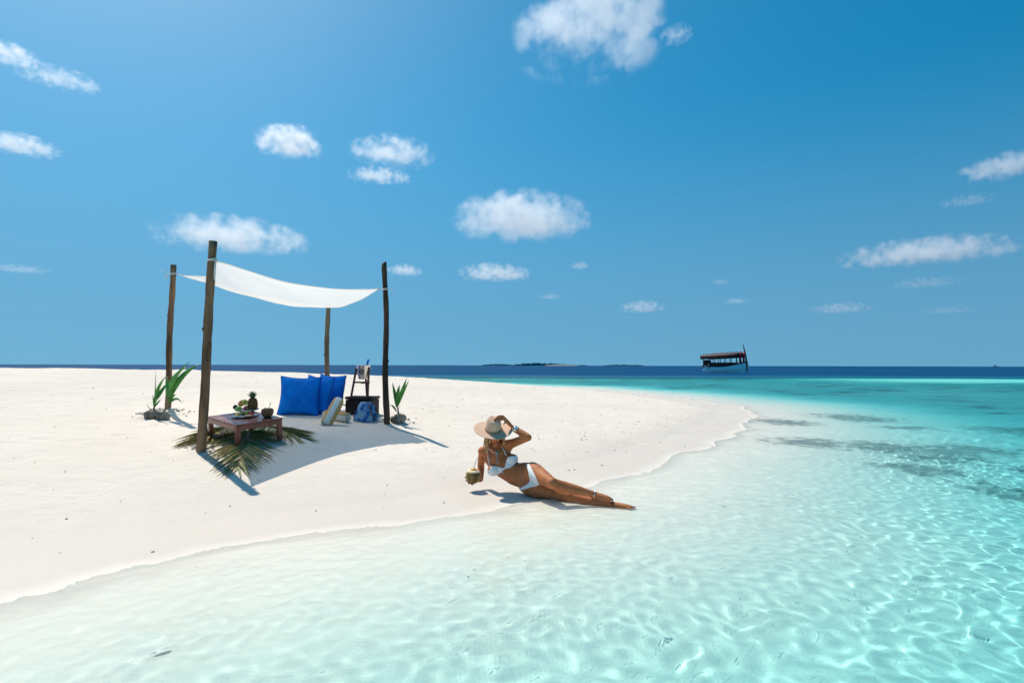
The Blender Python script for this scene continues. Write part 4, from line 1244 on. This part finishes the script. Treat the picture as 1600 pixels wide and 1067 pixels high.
# left hand resting on the hat
kn = J(785.5, 648.5, 5.80)
axh = (kn - wrL).normalized()
PB.tube([lc(wrL), lc(wrL * .5 + kn * .5), lc(kn)], [0.025, 0.033, 0.030], 12, squash=0.62)
tips = [(772.0, 652.5), (770.5, 655.0), (772.5, 657.5), (776.0, 659.5)]
mids = [(778.5, 647.0), (777.5, 648.6), (778.3, 651.0), (780.6, 653.6)]
knk = [(785.0, 646.6), (784.6, 648.0), (785.2, 650.0), (786.6, 652.4)]
for (tx, ty), (mx_, my_), (kx, ky) in zip(tips, mids, knk):
    PB.tube([lc(J(kx + 3, ky + 2.2, 5.805)), lc(J(kx, ky, 5.79)), lc(J(mx_, my_, 5.765)), lc(J(tx, ty, 5.745))], [0.0105, 0.0100, 0.0088, 0.0068], 8)
PB.tube([lc(wrL * .7 + kn * .3), lc(J(790, 656.5, 5.79)), lc(J(786.5, 660.5, 5.765))], [0.014, 0.011, 0.008], 8)
# right hand wrapped round the coconut from behind and below
CO = J(739.3, 740.5, 5.85); CR = 0.076
def on_co(d, r_): return CO + Vector(d).normalized() * r_
palm = on_co((0.35, 0.75, -0.42), CR + 0.016)
PB.tube([lc(wrR), lc(wrR * .45 + palm * .55 + Vector((0.005, 0.0, -0.004))), lc(palm)], [0.026, 0.031, 0.034], 12, squash=0.7)
PB.ball(lc(on_co((0.1, 0.75, -0.62), CR + 0.012)), (0.036, 0.026, 0.028), nu=12, nv=8)
fing = [((-0.1, 0.8, -0.45), (-0.75, 0.35, -0.25), (-0.98, -0.15, -0.12)), ((-0.05, 0.7, -0.65), (-0.65, 0.15, -0.58), (-0.88, -0.35, -0.36)),
        ((0.0, 0.55, -0.8), (-0.42, 0.0, -0.85), (-0.60, -0.5, -0.66)), ((0.1, 0.45, -0.88), (-0.1, -0.1, -0.98), (-0.2, -0.55, -0.82))]
for f0, f1, f2 in fing:
    f0, f1, f2 = [Vector(q).normalized() for q in (f0, f1, f2)]
    pts = [f0, (f0 + f1 * 1.2).normalized(), f1, (f1 + f2).normalized(), f2]
    PB.tube([lc(on_co(q, CR + 0.009)) for q in pts], [0.0105, 0.010, 0.0095, 0.0085, 0.007], 8)
PB.tube([lc(palm), lc(on_co((0.85, 0.35, -0.25), CR + 0.012)), lc(on_co((0.95, -0.12, -0.02), CR + 0.009))], [0.015, 0.0125, 0.008], 8)

raw = PB.obj('body_raw', None, None)
md = raw.modifiers.new('r', 'REMESH'); md.mode = 'VOXEL'; md.voxel_size = 0.0058; md.use_smooth_shade = True
md = raw.modifiers.new('s', 'SMOOTH'); md.factor = 0.5; md.iterations = 5
dg = bpy.context.evaluated_depsgraph_get()
bme = bpy.data.meshes.new_from_object(raw.evaluated_get(dg))
bpy.data.objects.remove(raw)
bme.name = 'body'; bme.materials.clear(); bme.materials.append(M['skin'])
bme.polygons.foreach_set('use_smooth', [True] * len(bme.polygons))
body = bpy.data.objects.new('body', bme); COL.objects.link(body); body.parent = person
body.cycles.is_caustics_receiver = True
nv = len(bme.vertices)
co = np.empty(nv * 3); bme.vertices.foreach_get('co', co); co = co.reshape(-1, 3) + np.array(ORG)
no = np.empty(nv * 3); bme.vertices.foreach_get('normal', no); no = no.reshape(-1, 3)
fac = [tuple(p_.vertices) for p_ in bme.polygons]
BV = BVHTree.FromPolygons([tuple(c_) for c_ in co], fac)

def garment(name, field, off, mat_):
    """a fitted piece of cloth over the body where field(co) > 0"""
    keep = field(co) > 0
    fs = [f for f in fac if all(keep[i] for i in f)]
    used_ = sorted({i for f in fs for i in f}); mp_ = {v: k for k, v in enumerate(used_)}
    b = MB(); b.add([tuple(co[i] + no[i] * off - np.array(ORG)) for i in used_], [tuple(mp_[i] for i in f) for f in fs])
    return b.obj(name, mat_, person, solid=0.003)
def npv(v): return np.array(v)
up_t = npv((rib - wai).normalized())
bc = [npv(J(770.5, 731.5, 5.80)), npv(J(800.0, 714.5, 5.80))]
chest_ax = npv(Vector((0.87, 0, 0.5)).normalized()); down_ax = npv(Vector((0.42, -0.1, -0.9)).normalized())
mid_b = (bc[0] + bc[1]) / 2
def top_field(c_):
    v = c_ - mid_b
    u = v @ npv((Vector(bc[1] - bc[0])).normalized())
    w_ax = Vector(bc[1] - bc[0]).normalized().cross(Vector((0, -1, 0))).normalized()
    if w_ax.z < 0: w_ax = -w_ax
    w = v @ npv(w_ax)
    half = np.linalg.norm(bc[1] - bc[0]) / 2
    cup = 0.045 + 0.008 * (np.abs(u) > half)
    au = np.abs(u)
    hi = np.interp(au, [0, 0.012, 0.05, 0.085, 0.11, 0.15, 0.2], [-0.028, -0.022, 0.018, 0.040, 0.040, 0.022, 0.015])
    lo = np.interp(au, [0, 0.012, 0.06, 0.10, 0.15, 0.2], [-0.045, -0.048, -0.060, -0.058, -0.04, -0.02])
    return np.minimum(np.minimum(hi - w, w - lo), np.where((au < 0.21) & (np.abs(v[:, 1]) < 0.17) & (c_[:, 0] > -0.36) & (c_[:, 2] > 0.15), 1, -1))
garment('bikini_top', top_field, 0.004, M['bikini'])
def on_body(px, py, off=0.004):
    d = ray(px, py)
    hit = BV.ray_cast(EYE, d)
    if hit[0] is None: return None
    return hit[0] + hit[1] * off
def seg_poly(poly):
    """inside test of the body points, seen along the sight direction at her distance, used as a cutting pattern"""
    pw = [npv(on_y(px, py, 5.65)) for px, py in poly]
    return pw
# bikini bottom : cloth between two cutting planes (leg lines) and the waist line
def pattern(poly, ymax):
    d = (co - npv(EYE)); u = d[:, 0] / d[:, 1]; w = d[:, 2] / d[:, 1]
    q = []
    for px, py in poly:
        r_ = ray(px, py); q.append((r_.x / r_.y, r_.z / r_.y))
    inside = np.zeros(len(u), bool)
    for i in range(len(q)):
        ax_0, ay_0 = q[i]; bx_0, by_0 = q[(i + 1) % len(q)]
        c_ = ((ay_0 > w) != (by_0 > w)) & (u < (bx_0 - ax_0) * (w - ay_0) / (by_0 - ay_0 + 1e-12) + ax_0)
        inside ^= c_
    return np.where(inside & (co[:, 1] < ymax) & (no[:, 1] < 0.25), 1, -1)
garment('bikini_bottom', lambda c_: pattern([(822, 722.0), (827.5, 722.0), (832, 730), (838, 742), (843.5, 754.5), (838, 757), (830, 758.5), (820, 762), (810, 764), (807, 761), (816, 757.5), (825, 752.5), (828.0, 746), (826, 735)], 5.9), 0.004, M['bikini'])
# straps, strings, necklace
def string(pxs, r_, mat_, name, off=0.004):
    pts = []
    for a, b_ in zip(pxs[:-1], pxs[1:]):
        for k in range(4):
            q = on_body(a[0] + (b_[0] - a[0]) * k / 4, a[1] + (b_[1] - a[1]) * k / 4, off)
            if q: pts.append(q - ORG)
    q = on_body(*pxs[-1], off)
    if q: pts.append(q - ORG)
    if len(pts) > 1: return MB().tube(pts, r_, 6).obj(name, mat_, person)
string([(763.5, 696), (762.5, 705), (763.5, 716), (766, 725.5)], 0.0045, M['bikini'], 'strap')
string([(783.5, 695), (787.5, 702), (791, 709)], 0.0045, M['bikini'], 'strap')
string([(777.5, 726), (778.3, 733), (778.4, 741)], 0.0035, M['bikini'], 'tie_string', 0.007)
string([(779.5, 726), (784, 731), (786, 735)], 0.0035, M['bikini'], 'tie_string', 0.007)
for px_, py_ in ((778.4, 742.5), (786.3, 736.5)):
    q = on_body(px_, py_, 0.008)
    if q: MB().ball(q - ORG, 0.007, nu=8, nv=6).obj('bead', M['silver'], person)
string([(763, 698), (766, 702), (770, 704.5), (775, 703.5), (779, 700), (782, 696)], 0.0028, M['silver'], 'necklace')
string([(768, 697), (773, 703), (776.5, 708), (777.3, 714), (778.3, 722)], 0.003, M['silver'], 'necklace')
q = on_body(777, 705.5, 0.008)
if q: MB().ball(q - ORG, (0.009, 0.007, 0.011), nu=10, nv=8).obj('pendant', M['turquoise'], person)
# face details
for s_ in (-1, 1):
    MB().ball(lc(H(s_ * 0.030, 0.079, 0.008)), (0.012, 0.007, 0.006), HM, 10, 8).obj('eye', M['eye'], person)
MB().ball(lc(H(0, 0.0975, -0.0575)), (0.019, 0.004, 0.0075), HM, 12, 8).obj('lips', M['lips'], person)
# bracelet, anklet
def cuff(p_, ax_, r_, w_, mat_, name, k=1):
    fm = frame(ax_)
    return MB().lathe([(r_, -w_), (r_ + 0.002, -w_), (r_ + 0.003, 0), (r_ + 0.002, w_), (r_, w_)], 28, fm, lc(p_)).obj(name, mat_, person)
fa = (wrL - elL).normalized()
cuff(wrL - fa * 0.035, fa, 0.031, 0.016, M['silver'], 'bracelet')
cuff(wrL - fa * 0.062, fa, 0.034, 0.005, M['silver'], 'bracelet')
sa = (anU - knU).normalized()
cuff(anU - sa * 0.012, sa, 0.0335, 0.003, M['silver'], 'anklet')
# hat
hz_ = (Vector((0.05, -0.40, 0.91))).normalized()
hat_m = frame(hz_, (1, 0, 0))
hat_c = J(770.5, 668.0, 5.83)
hat = empty('sun_hat', lc(hat_c)); hat.parent = person
def brim_fn(v, a, r_):
    k = max(0, (r_ - 0.095) / 0.10)
    return Vector((v.x * 1.03, v.y * 0.98, v.z + k * (0.010 * math.cos(2 * a) - 0.006 + 0.008 * math.sin(a) * -1) + 0.004 * k * math.sin(3 * a + 1)))
b = MB().lathe([(0.088, -0.004), (0.10, -0.004), (0.14, -0.002), (0.175, 0.001), (0.194, 0.004), (0.196, 0.006), (0.194, 0.008), (0.175, 0.005), (0.14, 0.002), (0.10, 0.001), (0.090, 0.003)], 48, hat_m, fn=brim_fn)
b.obj('brim', M['felt'], hat)
def crown_fn(v, a, r_):
    z = v.z
    if z > 0.05:
        k = (z - 0.05) / 0.08
        pinch = 0.020 * k * (math.exp(-((a - 3.9) / 0.55) ** 2) + math.exp(-((a - 5.5) / 0.55) ** 2))
        v = Vector((v.x * (1 - pinch / 0.075), v.y * (1 - pinch / 0.075), z))
        v.z -= 0.020 * k * math.exp(-(v.x / 0.025) ** 2) * (0.5 if r_ > 0.06 else 1)
    return Vector((v.x * 0.93, v.y * 1.1, v.z))
MB().lathe([(0.090, 0.0), (0.0885, 0.03), (0.086, 0.06), (0.081, 0.09), (0.074, 0.113), (0.062, 0.127), (0.042, 0.131), (0.02, 0.128), (0.002, 0.127)], 40, hat_m, fn=crown_fn).obj('crown', M['felt'], hat)
MB().lathe([(0.0905, 0.002), (0.0925, 0.003), (0.0905, 0.026), (0.0885, 0.027)], 40, hat_m, fn=lambda v, a, r_: Vector((v.x * .93, v.y * 1.1, v.z))).obj('hat_band', M['felt_band'], hat)
# hair : long loose locks
rr = random.Random(5)
hb = MB()
for k in range(80):
    s_ = -1 if k % 5 < 3 else 1
    if k % 4 == 0:
        x0 = rr.uniform(-0.06, 0.06); st_ = H(x0, -0.075, rr.uniform(-0.02, 0.04))
        en = Hc + Vector((x0 * 1.8 + rr.gauss(0, .01), 0.12, -0.24 + rr.gauss(0, .02)))
    else:
        st_ = H(s_ * rr.uniform(0.066, 0.077), rr.uniform(-0.05, 0.035), rr.uniform(0.0, 0.04))
        ln = rr.uniform(0.12, 0.21) if s_ < 0 else rr.uniform(0.07, 0.16)
        en = st_ + Vector((s_ * rr.uniform(0.005, 0.03) + rr.gauss(0, .008), rr.uniform(-0.02, 0.05), -ln))
    md_ = (st_ + en) / 2 + Vector((s_ * 0.018, rr.gauss(0, 0.008), 0.01))
    hb.tube([lc(q) for q in curve(st_, md_, en, 7)], [0.007, 0.008, 0.008, 0.0075, 0.006, 0.005, 0.002], 5)
cap_ = MB().ball(lc(H(0, -0.012, 0.012)), (0.080, 0.096, 0.108), HM, 18, 12, fn=lambda v, d: v if d.y < 0.35 or d.z > .4 else v * 0.86)
hb.v += [tuple(q) for q in []]
o = hb.obj('hair', M['hair'], person)
cap_.obj('hair_cap', M['hair'], person)

# coconut in her hand
person.location.z = -0.018                       # settled a little into the wet sand
ck = empty('drinking_coconut', CO + Vector((0, 0, -0.018)), (0, R(3), 0), 'green brown drinking coconut with cut top and straw held in her right hand', 'coconut')
def co_fn(v, a, r_): return Vector((v.x * (1 + 0.03 * math.cos(5 * a)), v.y * (1 + 0.03 * math.cos(5 * a)), v.z))
MB().lathe([(0.002, -0.078), (0.025, -0.076), (0.048, -0.062), (0.068, -0.030), (0.077, 0.005), (0.076, 0.025), (0.070, 0.040)], 20, fn=co_fn).obj('husk', M['coco_green'], ck)
MB().lathe([(0.0705, 0.0395), (0.066, 0.048), (0.045, 0.060), (0.040, 0.061), (0.002, 0.058)], 20, fn=co_fn).obj('cut_top', M['coco_white'], ck)
MB().lathe([(0.002, 0.060), (0.031, 0.060), (0.033, 0.064), (0.033, 0.070), (0.031, 0.073), (0.002, 0.073)], 20).obj('orange_plug', M['orange'], ck)
MB().tube([(0.002, 0.0, 0.06), (0.012, 0.0, 0.13), (0.034, 0.0, 0.185)], 0.0042, 8).obj('straw', M['straw'], ck)

# ------------------------------------------------------------------ wooden boat far out
M['hull'] = pmat('pale_blue_hull_paint', (0.62, 0.96, 0.97), (0.54, 0.92, 0.94), 1.2, 0.4)
M['hull_dark'] = pmat('dark_boat_wood', (0.018, 0.010, 0.009), (0.05, 0.02, 0.016), 2, 0.6)
M['boat_red'] = pmat('red_brown_paint', (0.22, 0.03, 0.02), (0.12, 0.025, 0.02), 2, 0.5)
M['roof'] = pmat('brown_roof', (0.05, 0.018, 0.012), (0.09, 0.035, 0.02), 2, 0.7)
M['thatch'] = pmat('straw_mat', (0.42, 0.34, 0.22), rough=0.9)
M['white'] = pmat('white_paint', (0.75, 0.75, 0.73), rough=0.5)
M['red_cloth'] = pmat('red_cloth', (0.5, 0.03, 0.04), rough=0.8)
bd = 104.0
bp0 = on_y(1132, 582.6, bd); bp0.z = 0
BS = 1.0
boat = empty('wooden_boat', bp0, (0, 0, R(-50)), 'dark wooden passenger boat with a roofed deck and pale blue hull anchored offshore', 'boat')
# local: +x bow
LB = 7.6
def hull_sec(u):
    x = -LB / 2 + LB * u
    half = 1.35 * (1 - max(0, (u - 0.45) / 0.55) ** 2.2) * (0.72 + 0.28 * min(1, u / 0.25))
    sheer = 1.1 + 0.12 * (1 - u) ** 2 + 0.95 * max(0, (u - 0.4) / 0.6) ** 2.2
    return x, max(half, 0.02), sheer
rings, gun = [], []
for i in range(25):
    x, hw, sh = hull_sec(i / 24)
    rake = 0.55 * max(0, (i / 24 - 0.7) / 0.3) ** 2
    sec = []
    for t, zz in ((1.0, sh), (0.97, sh * .7), (0.88, sh * .4), (0.72, 0.1), (0.5, -0.3), (0.0, -0.5), (-0.5, -0.3), (-0.72, 0.1), (-0.88, sh * .4), (-0.97, sh * .7), (-1.0, sh)):
        sec.append(Vector((x + rake * (zz / max(sh, .1)), hw * t, zz)))
    rings.append(sec)
hb = MB()
n_ = len(rings[0])
vs = [q for r_ in rings for q in r_]
fs = [(i * n_ + k, i * n_ + k + 1, (i + 1) * n_ + k + 1, (i + 1) * n_ + k) for i in range(24) for k in range(n_ - 1)]
fs += [tuple(range(n_)), tuple(24 * n_ + k for k in range(n_ - 1, -1, -1))]
hb.add(vs, fs); hb.obj('hull', M['hull'], boat)
for sd in (0, -1):
    line = [r_[sd] + Vector((0, 0.02 if sd == 0 else -0.02, 0.02)) for r_ in rings]
    MB().tube(line, 0.11, 6).obj('gunwale', M['hull_dark'], boat)
    line = [r_[2 if sd == 0 else -3] * 1.0 for r_ in rings]
    MB().tube([q + Vector((0, 0.02 if sd == 0 else -0.02, -0.0)) for q in line], 0.045, 5).obj('rub_strake', M['white'], boat)
dk = MB()
dk.add([Vector((rings[i][0].x, rings[i][0].y * .95, 0.72)) for i in range(0, 21)] + [Vector((rings[i][-1].x, rings[i][-1].y * .95, 0.72)) for i in range(0, 21)],
       [(i, i + 1, 21 + i + 1, 21 + i) for i in range(20)])
dk.obj('deck', M['hull_dark'], boat)
xb, _, shb = hull_sec(1.0)
stem = curve(Vector((xb + 0.50, 0, 0.2)), Vector((xb + 0.55, 0, 2.4)), Vector((xb - 0.15, 0, 5.0)), 12)
MB().tube(stem, list(np.linspace(0.11, 0.16, 6)) + list(np.linspace(0.15, 0.07, 6)), 8).obj('prow', M['hull_dark'], boat)
MB().ball(stem[-1] + Vector((0, 0, 0.1)), (0.09, 0.09, 0.16), nu=8, nv=6).obj('prow_tip', M['white'], boat)
MB().tube(curve(Vector((xb + 0.66, 0, 0.1)), Vector((xb + 0.72, 0, 1.0)), Vector((xb + 0.66, 0, 1.9)), 6), 0.07, 6).obj('stem_guard', M['white'], boat)
def hw_at(x): return hull_sec(min(max((x + LB / 2) / LB, 0), 1))[1]
xr0, xr1 = -LB / 2 - 0.1, LB / 2 - 0.5
RZ = 3.05
P = []
for i in range(13):
    x = xr0 + (xr1 - xr0) * i / 12
    w_ = 1.6 if i < 10 else 1.6 - 0.14 * (i - 9)
    zc = RZ - 0.05 + 0.30 * i / 12
    P.append([Vector((x, w_ * t, zc + 0.10 * (1 - t * t))) for t in (-1, -.6, -.2, .2, .6, 1)])
MB().sheet(P).obj('roof', M['roof'], boat, solid=0.42)
for sd in (0, -1):
    MB().tube([r_[sd] + Vector((0, 0, -0.02)) for r_ in P], 0.11, 6).obj('roof_edge', M['boat_red'], boat)
    MB().sheet([[q + Vector((0, 0, -0.02)) for q in [r_[sd] for r_ in P]], [q + Vector((0, 0, -0.55)) for q in [r_[sd] for r_ in P]]]).obj('valance', M['roof'], boat, solid=0.05)
    rl = [r_[sd] * 1.0 + Vector((0, -0.12 * (1 if r_[sd].y > 0 else -1), 0.46)) for r_ in P[1:]]
    MB().tube(rl, 0.04, 5).obj('roof_rail', M['boat_red'], boat)
    for q, r_ in zip(rl, P[1:]):
        MB().tube([q, q + Vector((0, 0, -0.42))], 0.032, 5).obj('rail_post', M['hull_dark'], boat)
for sgn in (-1, 1):
    for i, x in enumerate(np.linspace(-LB / 2 + 0.15, LB / 2 - 1.0, 7)):
        w_ = min(hw_at(x) * 0.93, 1.3); sh_ = hull_sec((x + LB / 2) / LB)[2]
        MB().tube([(x, sgn * w_, sh_ - 0.1), (x, sgn * min(1.28, w_ + 0.2), RZ)], 0.06, 6).obj('deck_post', M['hull_dark'] if i % 3 else M['boat_red'], boat)
    pts_t = [Vector((x, sgn * min(hw_at(x), 1.35) * 0.97, 1.8)) for x in np.linspace(-LB / 2 + 0.6, LB / 2 - 1.6, 8)]
    pts_b = [Vector((q.x, q.y, hull_sec((q.x + LB / 2) / LB)[2] + 0.04)) for q in pts_t]
    MB().sheet([pts_b, pts_t]).obj('side_panel', M['hull_dark'], boat, solid=0.06)
    MB().tube([q + Vector((0, 0, 0.04)) for q in pts_t], 0.06, 5).obj('hand_rail', M['boat_red'], boat)
for x in (-1.6, -0.2, 1.0):
    MB().box((x, 0, 1.05), (0.5, 1.7, 0.5)).obj('bench', M['boat_red'], boat, False)
MB().box((-LB / 2 + 0.35, 0, 1.6), (0.5, 1.9, 1.5)).obj('cabin', M['hull_dark'], boat, False)
for sgn in (-1, 1):
    MB().tube([(LB / 2 - 0.25, sgn * 0.55, 1.6), (LB / 2 - 0.35, sgn * 0.7, 3.9)], 0.085, 6).obj('flag_post', M['red_cloth'], boat)
    MB().box((LB / 2 - 0.5, sgn * 0.62, 2.6), (0.06, 0.36, 1.8)).obj('red_curtain', M['red_cloth'], boat, False)
MB().tube([(-LB / 2 + 1.6, -1.42, 1.7), (-LB / 2 + 1.45, -1.5, 1.1), (-LB / 2 + 1.4, -1.48, 0.75)], [0.12, 0.16, 0.13], 8).obj('fender', M['thatch'], boat)
MB().tube([(-LB / 2 + 0.1, -1.1, 1.5), (-LB / 2 + 0.02, -1.15, 0.9)], [0.1, 0.12], 8).obj('fender', M['thatch'], boat)

# ------------------------------------------------------------------ islands and a distant vessel on the horizon
M['wood_far'] = pmat('hazed_island_trees', (0.02, 0.11, 0.17), (0.03, 0.14, 0.19), 0.02, 1.0, spec=0.0)  # blue distance haze is put into the colour of trees and shore
M['beach_far'] = pmat('island_beach', (0.55, 0.5, 0.42), rough=1, spec=0)
def island(px0, px1, h0, h1, y, label, beach=None, seed=0):
    rr = random.Random(seed)
    a = on_y(px0, 571, y); b_ = on_y(px1, 571, y)
    c_ = Vector(((a.x + b_.x) / 2, y, 0)); W = b_.x - a.x
    t = empty('wooded_island', c_, label=label, cat='island', group='low wooded islands on the horizon')
    MB().ball((0, 0, -2), (W * 0.52, 160, 3.2), nu=40, nv=10).obj('shore', M['wood_far'], t)
    fo = MB()
    n_ = int(W / 9)
    for k in range(n_):
        u = (k + rr.random()) / n_
        x = -W / 2 + W * u
        e = math.sin(math.pi * min(max(u, 0.02), 0.98)) ** 0.35
        hh_ = (h0 + (h1 - h0) * u) * e * rr.uniform(0.7, 1.12)
        fo.ball((x, rr.uniform(-60, 40), hh_ * 0.42), (rr.uniform(8, 15), 14, hh_ * 0.58), nu=9, nv=6)
    o = fo.obj('woodland', M['wood_far'], t); o['kind'] = 'stuff'
    if beach:
        b0 = on_y(beach[0], 571, y - 130).x - c_.x; b1 = on_y(beach[1], 571, y - 130).x - c_.x
        MB().ball(((b0 + b1) / 2, -150, 0.0), ((b1 - b0) / 2, 60, 3.4), nu=30, nv=8).obj('beach', M['beach_far'], t)
island(806, 902, 21, 9, 3200, 'largest wooded island on the horizon with a pale beach strip', (850, 905), 1)
island(754, 806, 9, 10, 3400, 'low flat island at the left end of the largest island', None, 2)
island(900, 916, 6, 6, 3300, 'tiny wooded islet at the right end of the largest island', None, 4)
island(944, 1004, 8, 8, 3600, 'long thin island on the horizon between the large island and the boat', None, 3)
fb = empty('distant_ship', on_y(1556, 572.3, 3000) * 1.0, label='tiny ship silhouette on the horizon at the far right', cat='ship')
fb.location.z = 0
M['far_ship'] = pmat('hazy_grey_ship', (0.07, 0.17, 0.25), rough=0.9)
MB().rings([[Vector((x, y_, z)) for x, y_, z in ((-14, -3, z0), (15 + z0 * .5, 0, z0), (-14, 3, z0))] for z0 in (-1, 3)]).obj('hull', M['far_ship'], fb)
MB().box((-6, 0, 6.5), (10, 5, 4)).obj('deckhouse', M['far_ship'], fb, False)

# ------------------------------------------------------------------ clouds
m = bpy.data.materials.new('cloud_vapour')
m.use_nodes = True
n, l = m.node_tree.nodes, m.node_tree.links
n.clear()
out = n.new('ShaderNodeOutputMaterial')
tc = n.new('ShaderNodeTexCoord')
oi = n.new('ShaderNodeObjectInfo')
def obj_attr(name):
    a = n.new('ShaderNodeAttribute'); a.attribute_type = 'OBJECT'; a.attribute_name = name; return a.outputs['Fac']
ln = n.new('ShaderNodeVectorMath'); ln.operation = 'LENGTH'; l.new(tc.outputs['Object'], ln.inputs[0])
sp = n.new('ShaderNodeSeparateXYZ'); l.new(tc.outputs['Object'], sp.inputs[0])
va = n.new('ShaderNodeCombineXYZ'); l.new(obj_attr('ax'), va.inputs[0]); l.new(obj_attr('ay'), va.inputs[1]); l.new(obj_attr('az'), va.inputs[2])
vm = n.new('ShaderNodeVectorMath'); vm.operation = 'MULTIPLY'; l.new(tc.outputs['Object'], vm.inputs[0]); l.new(va.outputs[0], vm.inputs[1])
n1 = n.new('ShaderNodeTexNoise'); n1.noise_dimensions = '4D'; n1.inputs['Scale'].default_value = 1.9; n1.inputs['Detail'].default_value = 7; n1.inputs['Roughness'].default_value = 0.62
l.new(vm.outputs[0], n1.inputs['Vector']); l.new(math_('MULTIPLY', oi.outputs['Random'], 40.0), n1.inputs['W'])
fall = math_('SUBTRACT', 1.0, ln.outputs['Value'])
base = mapr(sp.outputs[2], -0.62, -0.25)
fld = math_('ADD', math_('MULTIPLY', fall, 0.95), math_('MULTIPLY', math_('SUBTRACT', n1.outputs[0], 0.5), obj_attr('wisp')))
dn = math_('MULTIPLY', math_('POWER', mapr(fld, 0.12, 0.85), 1.3), base)
dn = math_('MULTIPLY', dn, mapr(fall, 0.0, 0.12))
dn = math_('MULTIPLY', dn, obj_attr('dens'))
vs_ = n.new('ShaderNodeVolumePrincipled')
vs_.inputs['Color'].default_value = (1, 1, 1, 1); vs_.inputs['Anisotropy'].default_value = 0.45
l.new(dn, vs_.inputs['Density'])
l.new(vs_.outputs[0], out.inputs['Volume'])
M['cloud'] = m
cloud_bm = bmesh.new(); bmesh.ops.create_icosphere(cloud_bm, subdivisions=3, radius=1.0)
cloud_me = bpy.data.meshes.new('cloud'); cloud_bm.to_mesh(cloud_me); cloud_bm.free()
cloud_me.materials.append(m)
CLOUDS = [  # px, py, width, height (photograph pixels), optical depth, wispiness, label
    (918, 48, 200, 160, 2.6, 4.2, 'large ragged white cloud at the top centre of the sky'),
    (362, 371, 215, 66, 5.0, 1.9, 'broad flat cloud just above the thick front pole'),
    (816, 344, 205, 84, 7.0, 1.7, 'biggest puffy white cloud, in the middle of the sky'),
    (452, 225, 96, 56, 6.0, 1.8, 'compact puffy cloud high above the canopy'),
    (613, 240, 118, 50, 3.0, 2.6, 'ragged cloud to the right of the compact puffy one, upper of the pair'),
    (592, 276, 92, 28, 3.0, 2.0, 'small flat cloud, lower of the pair'),
    (772, 428, 112, 34, 4.0, 2.0, 'flat cloud below the biggest puffy cloud'),
    (632, 424, 56, 24, 3.0, 1.8, 'small cloud just right of the crooked pole top'),
    (12, 86, 74, 34, 3.0, 2.2, 'small cloud at the upper left edge'),
    (92, 124, 100, 34, 1.4, 2.8, 'thin streaky cloud trailing from the upper left edge'),
    (30, 228, 100, 36, 4.0, 2.0, 'small flat cloud at the left edge, midway up'),
    (1446, 396, 238, 52, 6.0, 1.6, 'long flat bottomed cloud to the right above the boat'),
    (1572, 262, 110, 46, 4.5, 1.8, 'cloud at the right edge of the sky'),
    (1003, 481, 72, 24, 2.4, 2.0, 'small pale cloud low over the sea left of the boat'),
    (1311, 483, 88, 22, 1.6, 2.0, 'faint low cloud right of the boat'),
    (1446, 443, 100, 22, 0.9, 2.2, 'faint smear of cloud under the long flat bottomed cloud'),
    (1510, 315, 70, 22, 0.9, 2.2, 'faint wisp below the cloud at the right edge'),
    (28, 421, 84, 18, 0.9, 2.0, 'faint low streak of cloud at the left edge'),
    (1150, 471, 40, 12, 1.2, 1.8, 'tiny pale cloud directly above the boat'),
    (906, 416, 32, 15, 1.4, 1.8, 'tiny puff to the right of the flat mid cloud'),
    (1056, 56, 46, 34, 0.8, 2.4, 'faint puff to the right of the large ragged cloud'),
    (860, 464, 42, 12, 0.9, 1.8, 'tiny faint cloud low in the middle of the sky'),
    (1124, 441, 30, 11, 0.9, 1.8, 'tiny faint puff higher above the boat'),
    (1482, 485, 70, 16, 0.8, 2.0, 'faint low cloud near the right edge'),
]
for px, py, w_, h_, od, wisp, label in CLOUDS:
    d = ray(px, py)
    el = math.asin(d.z)
    dist = min(620 / math.sin(el), 5200)
    c_ = EYE + d * dist
    k = dist / 888.9 * (1 + ((px - 800) / 888.9) ** 2) ** -0.5
    hw, hh_ = w_ / 2 * k * 1.12, h_ / 2 * k * 1.12
    dp = min(hw * 0.7, hh_ * 1.6)
    o = bpy.data.objects.new('cloud', cloud_me); COL.objects.link(o)
    o.location = c_
    o.scale = (hw, dp, hh_)
    o.rotation_euler = (0, 0, math.atan2(d.y, d.x) - math.pi / 2)
    mn = min(hw, hh_)
    o['ax'] = hw / mn; o['ay'] = dp / mn; o['az'] = hh_ / mn
    o['wisp'] = wisp * 2.1; o['dens'] = od * 0.42 / dp
    props(o, label, 'cloud', 'small fair weather clouds')
m.cycles.homogeneous_volume = False
